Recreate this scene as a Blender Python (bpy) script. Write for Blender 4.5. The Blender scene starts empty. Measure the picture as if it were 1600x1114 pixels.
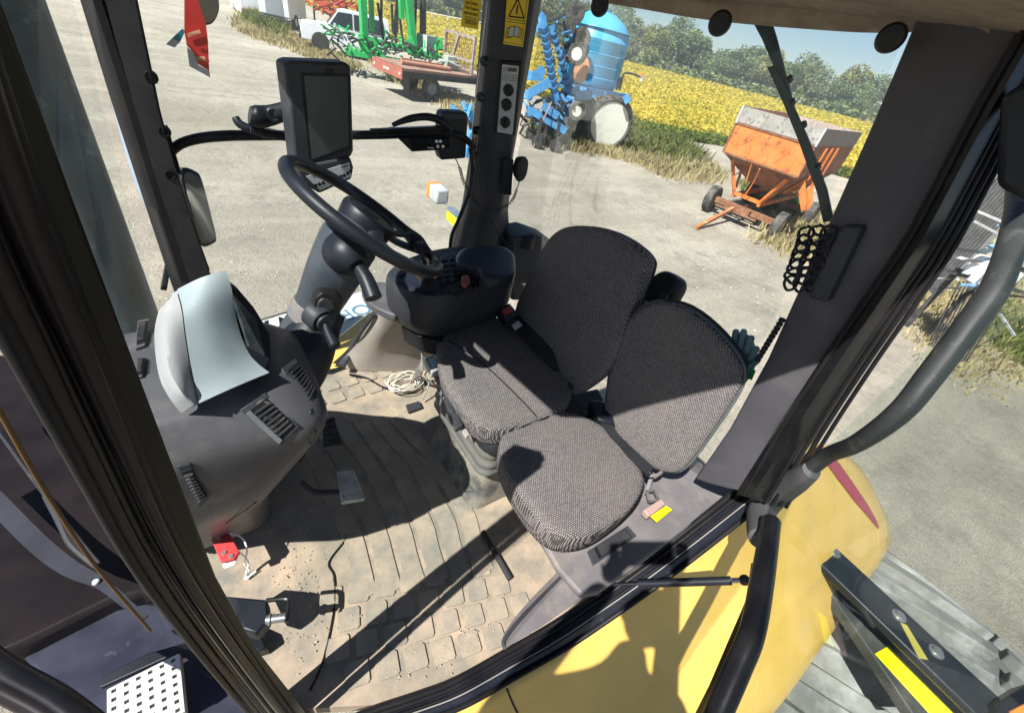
import bpy, bmesh, math, random
import numpy as np
from mathutils import Vector, Matrix, noise as mnoise
def LS(a,b,n,endpoint=True): return [float(x) for x in np.linspace(a,b,n,endpoint=endpoint)]
random.seed(7); rng=np.random.default_rng(7)
scene=bpy.context.scene; col=scene.collection
# ---------------------------------------------------------------- camera, light, exposure
F=650.0; CX,CY=800.0,557.0; ROLL=math.radians(14); PITCH=math.atan2(500.0,F); AX=math.radians(48)
CAM=np.array([0,0,1.45])
_h=np.array([math.cos(AX),math.sin(AX),0]); _s=np.array([math.sin(AX),-math.cos(AX),0]); _z=np.array([0,0,1.0])
FW=_h*math.cos(PITCH)-_z*math.sin(PITCH); UPV=_h*math.sin(PITCH)+_z*math.cos(PITCH)
RIGHT=_s*math.cos(ROLL)+UPV*math.sin(ROLL); UP=-_s*math.sin(ROLL)+UPV*math.cos(ROLL)
cam=bpy.data.cameras.new('camera'); camo=bpy.data.objects.new('camera',cam); col.objects.link(camo); scene.camera=camo
cam.sensor_width=36; cam.lens=F/1600*36; cam.clip_start=0.02; cam.clip_end=3000
camo.matrix_world=Matrix(((RIGHT[0],UP[0],-FW[0],CAM[0]),(RIGHT[1],UP[1],-FW[1],CAM[1]),(RIGHT[2],UP[2],-FW[2],CAM[2]),(0,0,0,1)))
SUN_AZ=math.radians(11.5); SUN_EL=math.radians(52)
# sun stands ahead of the machine (-X), light travels towards +X
sdir=Vector((-math.cos(SUN_AZ)*math.cos(SUN_EL),-math.sin(SUN_AZ)*math.cos(SUN_EL),math.sin(SUN_EL)))
sl=bpy.data.lights.new('sun','SUN'); sl.energy=5.0; sl.angle=math.radians(.55); sl.color=(1,.97,.92)
so=bpy.data.objects.new('sun',sl); col.objects.link(so); so.rotation_euler=(-sdir).to_track_quat('-Z','Y').to_euler()
wd=bpy.data.worlds.new('World'); scene.world=wd; wd.use_nodes=True
nt=wd.node_tree; nt.nodes.clear()
sky=nt.nodes.new('ShaderNodeTexSky'); sky.sky_type='NISHITA'; sky.sun_disc=False; sky.sun_elevation=SUN_EL
sky.sun_rotation=math.atan2(sdir.x,sdir.y); sky.air_density=1.0; sky.dust_density=.1; sky.ozone_density=4.0
bg=nt.nodes.new('ShaderNodeBackground'); bg.inputs[1].default_value=.052
ow=nt.nodes.new('ShaderNodeOutputWorld'); nt.links.new(sky.outputs[0],bg.inputs[0]); nt.links.new(bg.outputs[0],ow.inputs[0])
scene.view_settings.view_transform='Standard'; scene.view_settings.look='None'; scene.view_settings.exposure=1.02; scene.view_settings.gamma=1
scene.render.engine='CYCLES'; cy=scene.cycles
cy.max_bounces=8; cy.transparent_max_bounces=16; cy.diffuse_bounces=4; cy.glossy_bounces=3
# ---------------------------------------------------------------- helpers: placing
GZ=-2.05
def ray(x,y):
    v=FW*F+RIGHT*(x-CX)-UP*(y-CY); return v/np.linalg.norm(v)
def PZ(x,y,z): r=ray(x,y); return Vector(CAM+r*((z-CAM[2])/r[2]))
def PX(x,y,X): r=ray(x,y); return Vector(CAM+r*((X-CAM[0])/r[0]))
def PY(x,y,Y): r=ray(x,y); return Vector(CAM+r*((Y-CAM[1])/r[1]))
def PD(x,y,D): r=ray(x,y); return Vector(CAM+r*(D/math.hypot(r[0],r[1])))
def PP(x,y,p,n):
    r=ray(x,y); n=np.array(n); return Vector(CAM+r*(float((np.array(p)-CAM)@n)/float(r@n)))
def V(*a): return Vector(a)
# ---------------------------------------------------------------- helpers: materials
MATS={}
def mat(name,c1,c2=None,rough=.6,metal=0,scale=8,lo=.35,hi=.65,bump=0,bscale=60,coat=0,detail=5,c3=None,c3s=3,c3lo=.55,c3hi=.7,spec=.3,dist=.002):
    if name in MATS: return MATS[name]
    m=bpy.data.materials.new(name); m.use_nodes=True; n=m.node_tree; b=n.nodes['Principled BSDF']; L=n.links.new
    b.inputs['Roughness'].default_value=rough; b.inputs['Metallic'].default_value=metal; b.inputs['Coat Weight'].default_value=coat
    b.inputs['Specular IOR Level'].default_value=spec
    c2=c2 or tuple(x*.8 for x in c1)
    tc=n.nodes.new('ShaderNodeTexCoord')
    nz=n.nodes.new('ShaderNodeTexNoise'); nz.inputs['Scale'].default_value=scale; nz.inputs['Detail'].default_value=detail; L(tc.outputs['Object'],nz.inputs['Vector'])
    cr=n.nodes.new('ShaderNodeValToRGB'); cr.color_ramp.elements[0].position=lo; cr.color_ramp.elements[1].position=hi
    cr.color_ramp.elements[0].color=(*c1,1); cr.color_ramp.elements[1].color=(*c2,1)
    L(nz.outputs['Fac'],cr.inputs[0]); out=cr.outputs[0]
    if c3:
        n3=n.nodes.new('ShaderNodeTexNoise'); n3.inputs['Scale'].default_value=c3s; n3.inputs['Detail'].default_value=8; n3.inputs['Roughness'].default_value=.7; L(tc.outputs['Object'],n3.inputs['Vector'])
        r3=n.nodes.new('ShaderNodeMapRange'); r3.inputs[1].default_value=c3lo; r3.inputs[2].default_value=c3hi; L(n3.outputs['Fac'],r3.inputs[0])
        mx=n.nodes.new('ShaderNodeMix'); mx.data_type='RGBA'; L(r3.outputs[0],mx.inputs[0]); L(out,mx.inputs[6]); mx.inputs[7].default_value=(*c3,1); out=mx.outputs[2]
    L(out,b.inputs['Base Color'])
    rr=n.nodes.new('ShaderNodeMapRange'); rr.inputs[3].default_value=max(.02,rough-.07); rr.inputs[4].default_value=min(1,rough+.1); L(nz.outputs['Fac'],rr.inputs[0]); L(rr.outputs[0],b.inputs['Roughness'])
    if bump:
        nb=n.nodes.new('ShaderNodeTexNoise'); nb.inputs['Scale'].default_value=bscale; nb.inputs['Detail'].default_value=4; L(tc.outputs['Object'],nb.inputs['Vector'])
        bp=n.nodes.new('ShaderNodeBump'); bp.inputs['Strength'].default_value=bump; bp.inputs['Distance'].default_value=dist; L(nb.outputs['Fac'],bp.inputs['Height']); L(bp.outputs[0],b.inputs['Normal'])
    MATS[name]=m; return m
BLK=mat('black plastic',(.006,.008,.012),(.012,.014,.020),rough=.42,bump=.25,bscale=350,dist=.0006)  # slight blue of the reflected sky is mixed into the black base
BLKG=mat('black glossy paint',(.006,.006,.008),(.012,.012,.013),spec=.2,rough=.25,c3=(.07,.06,.05),c3s=30,c3lo=.66,c3hi=.9)
DUST=mat('dusty black plastic',(.022,.023,.027),(.04,.04,.042),rough=.55,c3=(.16,.135,.105),c3s=9,c3lo=.55,c3hi=.85,bump=.3,bscale=300,dist=.0008)
DGR=mat('dark grey plastic',(.026,.028,.034),(.038,.040,.047),rough=.5,c3=(.13,.12,.105),c3s=7,c3lo=.58,c3hi=.9,bump=.3,bscale=420,dist=.0006)
GRY=mat('grey plastic',(.062,.061,.068),(.082,.080,.086),rough=.45,c3=(.20,.18,.155),c3s=6,c3lo=.5,c3hi=.9,bump=.25,bscale=420,dist=.0006)
LGR=mat('light trim plastic',(.30,.27,.235),(.36,.32,.28),rough=.6,c3=(.42,.34,.25),c3s=8,c3lo=.5,c3hi=.8,bump=.3,bscale=300,dist=.0008)
TRIM=mat('warm grey trim plastic',(.125,.115,.12),(.155,.143,.148),rough=.55,c3=(.26,.225,.19),c3s=9,c3lo=.5,c3hi=.85,bump=.3,bscale=300,dist=.0008)
SIL=mat('silver painted plastic',(.29,.345,.355),(.34,.39,.40),rough=.38,metal=.25,c3=(.5,.47,.42),c3s=10,c3lo=.6,c3hi=.95)
YEL=mat('yellow machine paint',(.60,.385,.08),(.66,.43,.105),rough=.28,coat=.3,c3=(.44,.33,.16),c3s=5,c3lo=.55,c3hi=.95,bump=.05,bscale=4)
RUB=mat('tyre rubber',(.035,.036,.036),(.06,.06,.057),rough=.85,c3=(.20,.18,.15),c3s=6,c3lo=.42,c3hi=.75,bump=.5,bscale=60,dist=.004)
RUBD=mat('dusty flotation tyre rubber',(.13,.13,.12),(.21,.205,.185),rough=.9,scale=5,c3=(.36,.36,.34),c3s=3.5,c3lo=.48,c3hi=.7,bump=.5,bscale=30,dist=.006)
MET=mat('worn steel',(.32,.31,.29),(.45,.44,.42),rough=.35,metal=.8,c3=(.2,.13,.08),c3s=20,c3lo=.6,c3hi=.8)
STEP=mat('galvanised step',(.46,.46,.45),(.56,.55,.53),rough=.5,metal=.3,c3=(.3,.27,.22),c3s=14,c3lo=.55,c3hi=.85)
SCR=mat('dead screen',(.035,.045,.048),(.05,.06,.062),rough=.2,c3=(.06,.06,.055),c3s=25,c3lo=.66,c3hi=.9)
PIPE=mat('sooty grey steel pipe',(.04,.06,.068),(.065,.085,.093),rough=.45,metal=.15,scale=5,c3=(.3,.33,.33),c3s=9,c3lo=.58,c3hi=.86,bump=.2,bscale=20)
YST=mat('yellow reflective sticker',(.85,.72,.0),(.9,.76,.02),rough=.4)
LAB=mat('yellow label film',(.70,.50,.02),(.76,.56,.04),rough=.4)
INK=mat('black ink',(.01,.01,.01),rough=.5)
WHT=mat('white plastic',(.7,.7,.68),(.78,.78,.76),rough=.45)
LGP=mat('light grey panel',(.42,.45,.45),(.48,.5,.5),rough=.4)
RED=mat('red plastic',(.55,.03,.03),(.62,.05,.05),rough=.4)
MARO=mat('maroon decal',(.30,.02,.06),(.34,.03,.07),rough=.3)
ORG=mat('amber lens',(.85,.22,.03),(.9,.28,.05),rough=.15,coat=.5)
HEAD=mat('headliner felt',(.27,.215,.16),(.34,.28,.215),rough=.95,scale=30,bump=.9,bscale=500,dist=.002,c3=(.12,.10,.08),c3s=5,c3lo=.5,c3hi=.8)
RUBE=mat('door seal rubber',(.009,.009,.010),(.016,.015,.016),rough=.38,spec=.15,c3=(.03,.028,.026),c3s=60,c3lo=.66,c3hi=.95)
OLV=mat('olive black post paint',(.009,.0085,.006),(.015,.0135,.009),rough=.3,spec=.15,scale=3,c3=(.07,.06,.05),c3s=40,c3lo=.7,c3hi=.95)
MAHO=mat('brown black coated steel',(.011,.008,.009),(.017,.012,.013),rough=.3,spec=.2,scale=4)
CHRM=mat('satin metal edge',(.30,.30,.30),(.38,.38,.38),rough=.4,metal=.8)
WHC=mat('pale cable',(.50,.46,.38),(.6,.56,.48),rough=.6)
MIR=mat('mirror glass',(.85,.87,.88),(.85,.87,.88),rough=.03,metal=1)
def glass_mat(name,tint,refl):
    m=bpy.data.materials.new(name); m.use_nodes=True; n=m.node_tree; n.nodes.clear(); L=n.links.new
    o=n.nodes.new('ShaderNodeOutputMaterial'); t=n.nodes.new('ShaderNodeBsdfTransparent'); t.inputs[0].default_value=(*tint,1)
    g=n.nodes.new('ShaderNodeBsdfGlossy'); g.inputs['Roughness'].default_value=.02
    fr=n.nodes.new('ShaderNodeFresnel'); fr.inputs[0].default_value=1.45
    mp=n.nodes.new('ShaderNodeMath'); mp.operation='MULTIPLY'; mp.inputs[1].default_value=refl; L(fr.outputs[0],mp.inputs[0])
    mx=n.nodes.new('ShaderNodeMixShader'); L(mp.outputs[0],mx.inputs[0]); L(t.outputs[0],mx.inputs[1]); L(g.outputs[0],mx.inputs[2])
    d=n.nodes.new('ShaderNodeBsdfDiffuse'); d.inputs[0].default_value=(.7,.72,.7,1)
    nz=n.nodes.new('ShaderNodeTexNoise'); nz.inputs['Scale'].default_value=4; nz.inputs['Detail'].default_value=9
    mr=n.nodes.new('ShaderNodeMapRange'); mr.inputs[1].default_value=.4; mr.inputs[2].default_value=.8; mr.inputs[3].default_value=.0; mr.inputs[4].default_value=.012; L(nz.outputs[0],mr.inputs[0])
    m2=n.nodes.new('ShaderNodeMixShader'); L(mr.outputs[0],m2.inputs[0]); L(mx.outputs[0],m2.inputs[1]); L(d.outputs[0],m2.inputs[2]); L(m2.outputs[0],o.inputs[0])
    return m
GLS=glass_mat('cab glass',(.95,.97,.97),.3); GLF=glass_mat('front glass',(.96,.98,.98),.03); GLT=glass_mat('tinted door glass',(.90,.94,.93),.2)
def fabric(name,axes):
    m=bpy.data.materials.new(name); m.use_nodes=True; n=m.node_tree; b=n.nodes['Principled BSDF']; L=n.links.new
    tc=n.nodes.new('ShaderNodeTexCoord'); sp=n.nodes.new('ShaderNodeSeparateXYZ'); L(tc.outputs['Object'],sp.inputs[0]); cb=n.nodes.new('ShaderNodeCombineXYZ')
    L(sp.outputs[axes[0]],cb.inputs[0]); L(sp.outputs[axes[1]],cb.inputs[1])
    wn=n.nodes.new('ShaderNodeTexNoise'); wn.inputs['Scale'].default_value=40; L(tc.outputs['Object'],wn.inputs['Vector'])
    vm=n.nodes.new('ShaderNodeVectorMath'); vm.operation='MULTIPLY_ADD'; vm.inputs[1].default_value=(.004,.004,0); L(wn.outputs['Color'],vm.inputs[0]); L(cb.outputs[0],vm.inputs[2])
    br=n.nodes.new('ShaderNodeTexBrick'); br.inputs['Scale'].default_value=1.0; br.inputs['Brick Width'].default_value=.0075; br.inputs['Row Height'].default_value=.0044
    br.inputs['Mortar Size'].default_value=.0013; br.inputs['Mortar Smooth'].default_value=.6; br.inputs['Bias'].default_value=-.1
    br.inputs['Color1'].default_value=(.32,.29,.28,1); br.inputs['Color2'].default_value=(.20,.18,.18,1); br.inputs['Mortar'].default_value=(.035,.033,.035,1)
    L(vm.outputs[0],br.inputs['Vector'])
    nz=n.nodes.new('ShaderNodeTexNoise'); nz.inputs['Scale'].default_value=7; nz.inputs['Detail'].default_value=6; L(tc.outputs['Object'],nz.inputs['Vector'])
    mr=n.nodes.new('ShaderNodeMapRange'); mr.inputs[1].default_value=.4; mr.inputs[2].default_value=.75; mr.inputs[3].default_value=0; mr.inputs[4].default_value=.22; L(nz.outputs['Fac'],mr.inputs[0])
    mx=n.nodes.new('ShaderNodeMix'); mx.data_type='RGBA'; L(mr.outputs[0],mx.inputs[0]); L(br.outputs['Color'],mx.inputs[6]); mx.inputs[7].default_value=(.22,.18,.14,1); L(mx.outputs[2],b.inputs['Base Color'])
    b.inputs['Roughness'].default_value=.9; b.inputs['Specular IOR Level'].default_value=.15
    bp=n.nodes.new('ShaderNodeBump'); bp.inputs['Strength'].default_value=.8; bp.inputs['Distance'].default_value=.0015; L(br.outputs['Fac'],bp.inputs['Height']); bp.invert=True; L(bp.outputs[0],b.inputs['Normal'])
    return m
FABC=fabric('seat cloth flat',(0,1)); FABB=fabric('seat cloth upright',(1,2))
# ---------------------------------------------------------------- helpers: meshes
def hook(o,p):
    o.parent=p
    if p.type=='EMPTY': o.matrix_parent_inverse=(Matrix.Translation(p.location)@Matrix.Rotation(p.rotation_euler.z,4,'Z')).inverted()
class G:
    def __init__(s): s.v=[]; s.f=[]
    def add(s,vs,fs):
        o=len(s.v); s.v+=[tuple(v) for v in vs]; s.f+=[tuple(i+o for i in f) for f in fs]; return s
    def box(s,c,sz,rz=0,M=None):
        hx,hy,hz=sz[0]/2,sz[1]/2,sz[2]/2
        R=M if M is not None else Matrix.Rotation(rz,3,'Z')
        p=[Vector(c)+R@Vector((a*hx,b*hy,d*hz)) for a,b,d in((-1,-1,-1),(1,-1,-1),(1,1,-1),(-1,1,-1),(-1,-1,1),(1,-1,1),(1,1,1),(-1,1,1))]
        return s.add(p,[(0,3,2,1),(4,5,6,7),(0,1,5,4),(1,2,6,5),(2,3,7,6),(3,0,4,7)])
    def bar(s,a,b,w,h,up=(0,0,1)):
        a=Vector(a);b=Vector(b);d=(b-a);L=d.length;d.normalize();u=Vector(up)
        if abs(d.dot(u))>.98: u=Vector((1,0,0))
        x=d.cross(u).normalized(); z=x.cross(d)
        M=Matrix((x,d,z)).transposed()
        return s.box((a+b)/2,(w,L,h),M=M)
    def loft(s,rings,caps=True,closed=True):
        n=len(rings[0]); vs=[p for r in rings for p in r]; fs=[]
        for i in range(len(rings)-1):
            for j in range(n if closed else n-1):
                k=(j+1)%n; fs.append((i*n+j,i*n+k,(i+1)*n+k,(i+1)*n+j))
        if caps and closed: fs.append(tuple(range(n))[::-1]); fs.append(tuple((len(rings)-1)*n+j for j in range(n)))
        return s.add(vs,fs)
    def tube(s,pts,r,seg=10,smooth=6,flat=1.0,up=None):
        pts=[Vector(p) for p in pts]
        rs=list(r) if hasattr(r,'__len__') else [r]*len(pts)
        if smooth>1 and len(pts)>2:
            P=[pts[0]]+pts+[pts[-1]]; Rr=[rs[0]]+rs+[rs[-1]]; q=[];qr=[]
            for i in range(1,len(P)-2):
                for t in LS(0,1,smooth,endpoint=False):
                    a,b,c,d=P[i-1],P[i],P[i+1],P[i+2]
                    q.append(.5*((2*b)+(c-a)*t+(2*a-5*b+4*c-d)*t*t+(3*b-a-3*c+d)*t**3)); qr.append(Rr[i]*(1-t)+Rr[i+1]*t)
            q.append(pts[-1]);qr.append(rs[-1]); pts,rs=q,qr
        rings=[];x=None
        for i,p in enumerate(pts):
            d=(pts[min(i+1,len(pts)-1)]-pts[max(i-1,0)]).normalized()
            if x is None:
                u=Vector(up) if up else (Vector((0,0,1)) if abs(d.z)<.9 else Vector((1,0,0)))
                x=d.cross(u).normalized()
            x=(x-d*x.dot(d)).normalized(); y=d.cross(x)
            rings.append([p+rs[i]*(x*math.cos(a)+y*flat*math.sin(a)) for a in LS(0,2*math.pi,seg,endpoint=False)])
        return s.loft(rings)
    def cyl(s,a,b,r0,r1=None,seg=20): return s.tube([a,b],[r0,r0 if r1 is None else r1],seg,1)
    def poly(s,pts,d):
        n=len(pts); d=Vector(d); a=[Vector(p) for p in pts]; b=[p+d for p in a]
        return s.add(a+b,[tuple(range(n)),tuple(range(n,2*n))[::-1]]+[(i,i+n,(i+1)%n+n,(i+1)%n) for i in range(n)])
    def lathe(s,prof,o,ax,seg=32):
        o=Vector(o);ax=Vector(ax).normalized();u=ax.orthogonal().normalized();w=ax.cross(u)
        return s.loft([[o+ax*h+r*(u*math.cos(a)+w*math.sin(a)) for a in LS(0,2*math.pi,seg,endpoint=False)] for r,h in prof])
    def build(s,name,m,parent=None,bevel=0,smooth=True,sub=0,seg=2,ang=40,**props):
        me=bpy.data.meshes.new(name); me.from_pydata(s.v,[],s.f); me.validate()
        bm=bmesh.new(); bm.from_mesh(me); bmesh.ops.recalc_face_normals(bm,faces=bm.faces); bm.to_mesh(me); bm.free()
        me.materials.append(m); o=bpy.data.objects.new(name,me); col.objects.link(o)
        if bevel:
            md=o.modifiers.new('b','BEVEL'); md.width=bevel; md.segments=seg; md.limit_method='ANGLE'; md.angle_limit=math.radians(ang)
        if sub:
            md=o.modifiers.new('s','SUBSURF'); md.levels=md.render_levels=sub
        if smooth:
            me.polygons.foreach_set('use_smooth',[True]*len(me.polygons))
            if not sub: me.set_sharp_from_angle(angle=math.radians(42))
        if parent: hook(o,parent)
        for k,v in props.items(): o[k]=v
        return o
def empty(name,loc,label,cat,group=None,rz=0):
    o=bpy.data.objects.new(name,None); o.location=loc; o.rotation_euler.z=rz; o['label']=label; o['category']=cat
    if group: o['group']=group
    o.empty_display_size=.1; col.objects.link(o); return o
def tag(o,label,cat,group=None,kind=None):
    if label: o['label']=label
    if cat: o['category']=cat
    if group: o['group']=group
    if kind: o['kind']=kind
    return o
def slab(corners,p,n,thick):
    n=Vector(n).normalized(); pts=[PP(x,y,p,n) for x,y in corners]; g=G(); g.poly(pts,-n*thick); return g
def smoothcurve(pts,k=4,closed=True):
    n=len(pts);out=[]
    for i in range(n if closed else n-1):
        a,b,c,d=[Vector(pts[j%n]) if closed else Vector(pts[max(0,min(n-1,j))]) for j in(i-1,i,i+1,i+2)]
        for t in LS(0,1,k,endpoint=False): out.append(.5*((2*b)+(c-a)*t+(2*a-5*b+4*c-d)*t*t+(3*b-a-3*c+d)*t**3))
    if not closed: out.append(Vector(pts[-1]))
    return out
def pillow(g,outline,n,thick,crown=.35,steps=5,k=4,bulge=0.0,edge=.2):
    """soft pad: outline lies on the top silhouette, front along n"""
    P=smoothcurve(outline,k); n=Vector(n).normalized(); c=sum(P,Vector())/len(P)
    rings=[[c+(p-c)*.9-n*thick for p in P],[c+(p-c)*.985-n*thick*.8 for p in P],[c+(p-c)*1.0-n*thick*.4 for p in P]]
    for i in range(0,steps+1):
        t=i/steps*math.pi/2; k2=1-edge*(1-math.cos(t)); h=thick*crown*math.sin(t)
        rings.append([c+(p-c)*k2+n*(h) for p in P])
    for q in (.6,.4,.2,.04): rings.append([c+(p-c)*q*(1-edge)/.8+n*(thick*crown+bulge*(1-q)) for p in P])
    g.loft(rings); return g
def rc(x,y):
    d=bpy.context.evaluated_depsgraph_get(); r=ray(x,y)
    ok,loc,nor,i,ob,_=scene.ray_cast(d,Vector(CAM),Vector(r)); 
    if not ok or (loc-Vector(CAM)).length>6: print('MISS',x,y); p=PY(x,y,.66) if y<900 and x<600 else PZ(x,y,-.2); return p,Vector(-r),None
    return loc,nor,ob
def decal(name,eA,eB,m,parent,n=6,off=.0015,**pr):
    """thin film following whatever surface it lies on; eA,eB opposite edges"""
    g=G(); A=np.array(eA,float);B=np.array(eB,float); rows=[]
    for i in range(n+1):
        t=i/n; row=[]
        for a,b in zip(A,B):
            q=a*(1-t)+b*t; l,nn,_=rc(*q)
            if nn.dot(Vector(ray(*q)))>0: nn=-nn
            row.append(l+nn*off)
        rows.append(row)
    g.loft(rows,closed=False); o=g.build(name,m,parent,**pr)
    return o
def textobj(body,size,o,x,y,m,name='lettering',parent=None,align='LEFT',ext=.0003):
    cu=bpy.data.curves.new('t','FONT'); cu.body=body; cu.size=size; cu.align_x=align; cu.extrude=ext
    t=bpy.data.objects.new('t',cu); col.objects.link(t); d=bpy.context.evaluated_depsgraph_get()
    me=bpy.data.meshes.new_from_object(t.evaluated_get(d)); bpy.data.objects.remove(t)
    x=Vector(x).normalized(); y=Vector(y); y=(y-x*y.dot(x)).normalized(); z=x.cross(y)
    M=Matrix(((x.x,y.x,z.x,o[0]),(x.y,y.y,z.y,o[1]),(x.z,y.z,z.z,o[2]),(0,0,0,1))); me.transform(M)
    me.materials.clear(); me.materials.append(m); ob=bpy.data.objects.new(name,me); col.objects.link(ob)
    if parent: hook(ob,parent)
    return ob
# ================================================================ THE MACHINE AND ITS CAB
MC=empty('farm_machine',(1.0,.9,GZ),'large yellow field spreader machine whose open dark cab with two cloth seats fills the foreground','farm machine')
def Q(pts,z): return [PZ(x,y,z) for x,y in pts]
# ---- floor and mat
flr=[(-.30,.95,0),(-.30,1.62,0),(1.25,1.66,0),(1.25,.17,0),(.33,.185,0),(.10,.285,0),(-.085,.385,0),(-.15,.5,0),(-.22,.7,0)]
def matmat():
    m=mat('dusty rubber floor mat',(.235,.20,.155),(.42,.32,.225),rough=.85,scale=5,lo=.3,hi=.68,c3=(.17,.16,.135),c3s=7,c3lo=.42,c3hi=.66,bump=.5,bscale=120,dist=.002,detail=9)
    return m
FM=matmat()
g=G(); g.poly([Vector(p)-Vector((0,0,.004)) for p in flr],(0,0,-.05)); floor=g.build('floor_mat',FM,MC,smooth=False)
FM2=mat('worn mat ribs',(.30,.25,.19),(.38,.30,.215),rough=.8,scale=6,c3=(.19,.18,.15),c3s=8,c3lo=.38,c3hi=.64,bump=.5,bscale=140,dist=.002,detail=9)
g=G()
A=math.radians(-17); ca,sa=math.cos(A),math.sin(A)
def rr(g,c,w,h,rot,z0=-.004,z1=.0022):
    pts=[]
    for sx,sy in((-1,-1),(1,-1),(1,1),(-1,1)):
        for k in (0,1):
            q=.006
            if (sx*sy>0): dx,dy=((0,q),(q,0))[k] if True else 0
            else: dx,dy=((q,0),(0,q))[k]
            pts.append((sx*(w/2-dx),sy*(h/2-dy)))
    P=[Vector((c[0]+x*math.cos(rot)-y*math.sin(rot),c[1]+x*math.sin(rot)+y*math.cos(rot),z0)) for x,y in pts]
    g.poly(P,(0,0,z1-z0))
cx0=(.165,.50)
for i in range(-2,6):
    for j in range(-1,3):
        x=cx0[0]+i*.079*ca+j*.028; y=cx0[1]+i*.079*sa-j*.083
        if y<.24+max(0,.33-x)*.5 or x<.02: continue
        rr(g,(x,y),.062,.062,A+.05*j)
tiles=g.build('raised_tile',FM2,floor,bevel=.0008)
tiles['label']='rows of raised square pads pressed into the mat near the doorway'
g=G()
for i in range(6):   # long ribs that bend away towards the seats
    b=Vector((cx0[0]-.01+i*.077*ca,cx0[1]+.055+i*.077*sa,0))
    path=[b,b+V(.012,.10,0),b+V(.02+.004*i,.2,0),b+V(.012+.006*i,.32,0),b+V(.002+.008*i,.5,0),b+V(-.012+.004*i,.64,0),b+V(-.02,.78,0)]
    path=[Vector((p.x,min(p.y,1.34),0)) for p in smoothcurve(path,5,False)]
    ring=[]
    for k,p in enumerate(path):
        w=.031
        ring.append([V(p.x-w,p.y,-.005),V(p.x-w+.002,p.y,.002),V(p.x+w-.002,p.y,.002),V(p.x+w,p.y,-.005)])
    g.loft(ring)
for i in range(7):
    for j in range(2): rr(g,(.14+i*.085,1.43+j*.085),.062,.058,.12)
g.build('floor_rib',FM2,floor)
g=G(); g.tube([PZ(*p,.0) for p in [(484,1078),(502,1040),(515,990),(523,940),(522,900),(514,878),(538,845),(541,835)]],.003,6); g.build('mat_seam',INK,floor)
# ---- dashboard
DB=G(); rings=[]
spec=[(-.02,-.30,-.035,.90,1.45,.05),(.15,-.30,-.03,.86,1.42,.06),(.30,-.29,-.02,.79,1.38,.08),(.44,-.28,.0,.70,1.3,.09),(.54,-.27,.045,.655,1.2,.10),(.62,-.25,.09,.64,1.14,.10),
(.68,-.24,.118,.63,1.05,.07),(.73,-.23,.127,.622,.98,.06),(.765,-.22,.125,.625,.96,.06),(.795,-.24,.098,.645,.95,.06),(.82,-.25,.06,.66,.945,.06),(.835,-.25,.03,.67,.94,.05)]
def rrect(x0,x1,y0,y1,r,z,k=6):
    out=[]
    for cx,cy,a0 in((x1-r,y0+r,-90),(x1-r,y1-r,0),(x0+r,y1-r,90),(x0+r,y0+r,180)):
        for a in LS(a0,a0+90,k): out.append(V(cx+r*math.cos(math.radians(a)),cy+r*math.sin(math.radians(a)),z))
    return out
for z,x0,x1,y0,y1,r in spec: rings.append(rrect(x0,x1,y0,y1,r,z,8))
dash=DB.loft(rings).build('dashboard',GRY,MC,smooth=True,sub=1,label='mid grey moulded dashboard housing that narrows to the floor')
g=G(); pts=[]
# instrument hood: silver arch over the cluster
HP=lambda x,y,Y: PY(x,y,Y)
def archrows():
    rows=[]
    # each row runs from the windshield side (left) to the driver side (right) ; rows go from far/top to near/bottom
    rows.append([HP(262,470,.86),HP(277,452,.87),HP(312,430,.855),HP(352,422,.87)])
    rows.append([HP(256,500,.80),HP(285,482,.81),HP(322,464,.815),HP(362,452,.85)])
    rows.append([HP(258,540,.74),HP(290,520,.765),HP(330,513,.765),HP(371,505,.81)])
    rows.append([HP(266,580,.69),HP(297,564,.715),HP(340,560,.715),HP(385,545,.765)])
    rows.append([HP(282,610,.65),HP(305,602,.675),HP(354,600,.672),HP(402,567,.73)])
    rows.append([HP(300,634,.645),HP(311,630,.645),HP(366,621,.645),HP(421,582,.695)])
    return rows
R_=archrows()
for r in R_:
    m_=(r[1]+r[3])/2; r[2]=m_+V(-.002,-.007,.007)
def densify(rows,k=4):
    a=[smoothcurve(r,k,False) for r in rows]; T=list(zip(*a)); T=[smoothcurve(list(c),k,False) for c in T]; return [list(r) for r in zip(*T)]
D=densify([r[1:] for r in R_])
hood=G(); hood.loft(D,closed=False)
# give the hood its thickness downward and its body below
inn=[[p+V(-.012,.01,-.014) for p in r] for r in D]; hood.loft(inn,closed=False)
hood.loft([[r[-1] for r in D],[r[-1] for r in inn]],closed=False)
hood.build('instrument_hood',SIL,dash,label='pale silver hood arching over the instrument cluster')
D2=densify([[r[0]+V(-.02,.02,-.03),r[0],r[1]+V(-.002,0,-.003)] for r in R_])
g=G(); g.loft(D2,closed=False); g.build('hood_side',mat('pale grey plastic',(.25,.255,.255),(.31,.31,.31),rough=.5,bump=.2,bscale=300,c3=(.4,.37,.32),c3s=8,c3lo=.55,c3hi=.9),dash)
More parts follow.
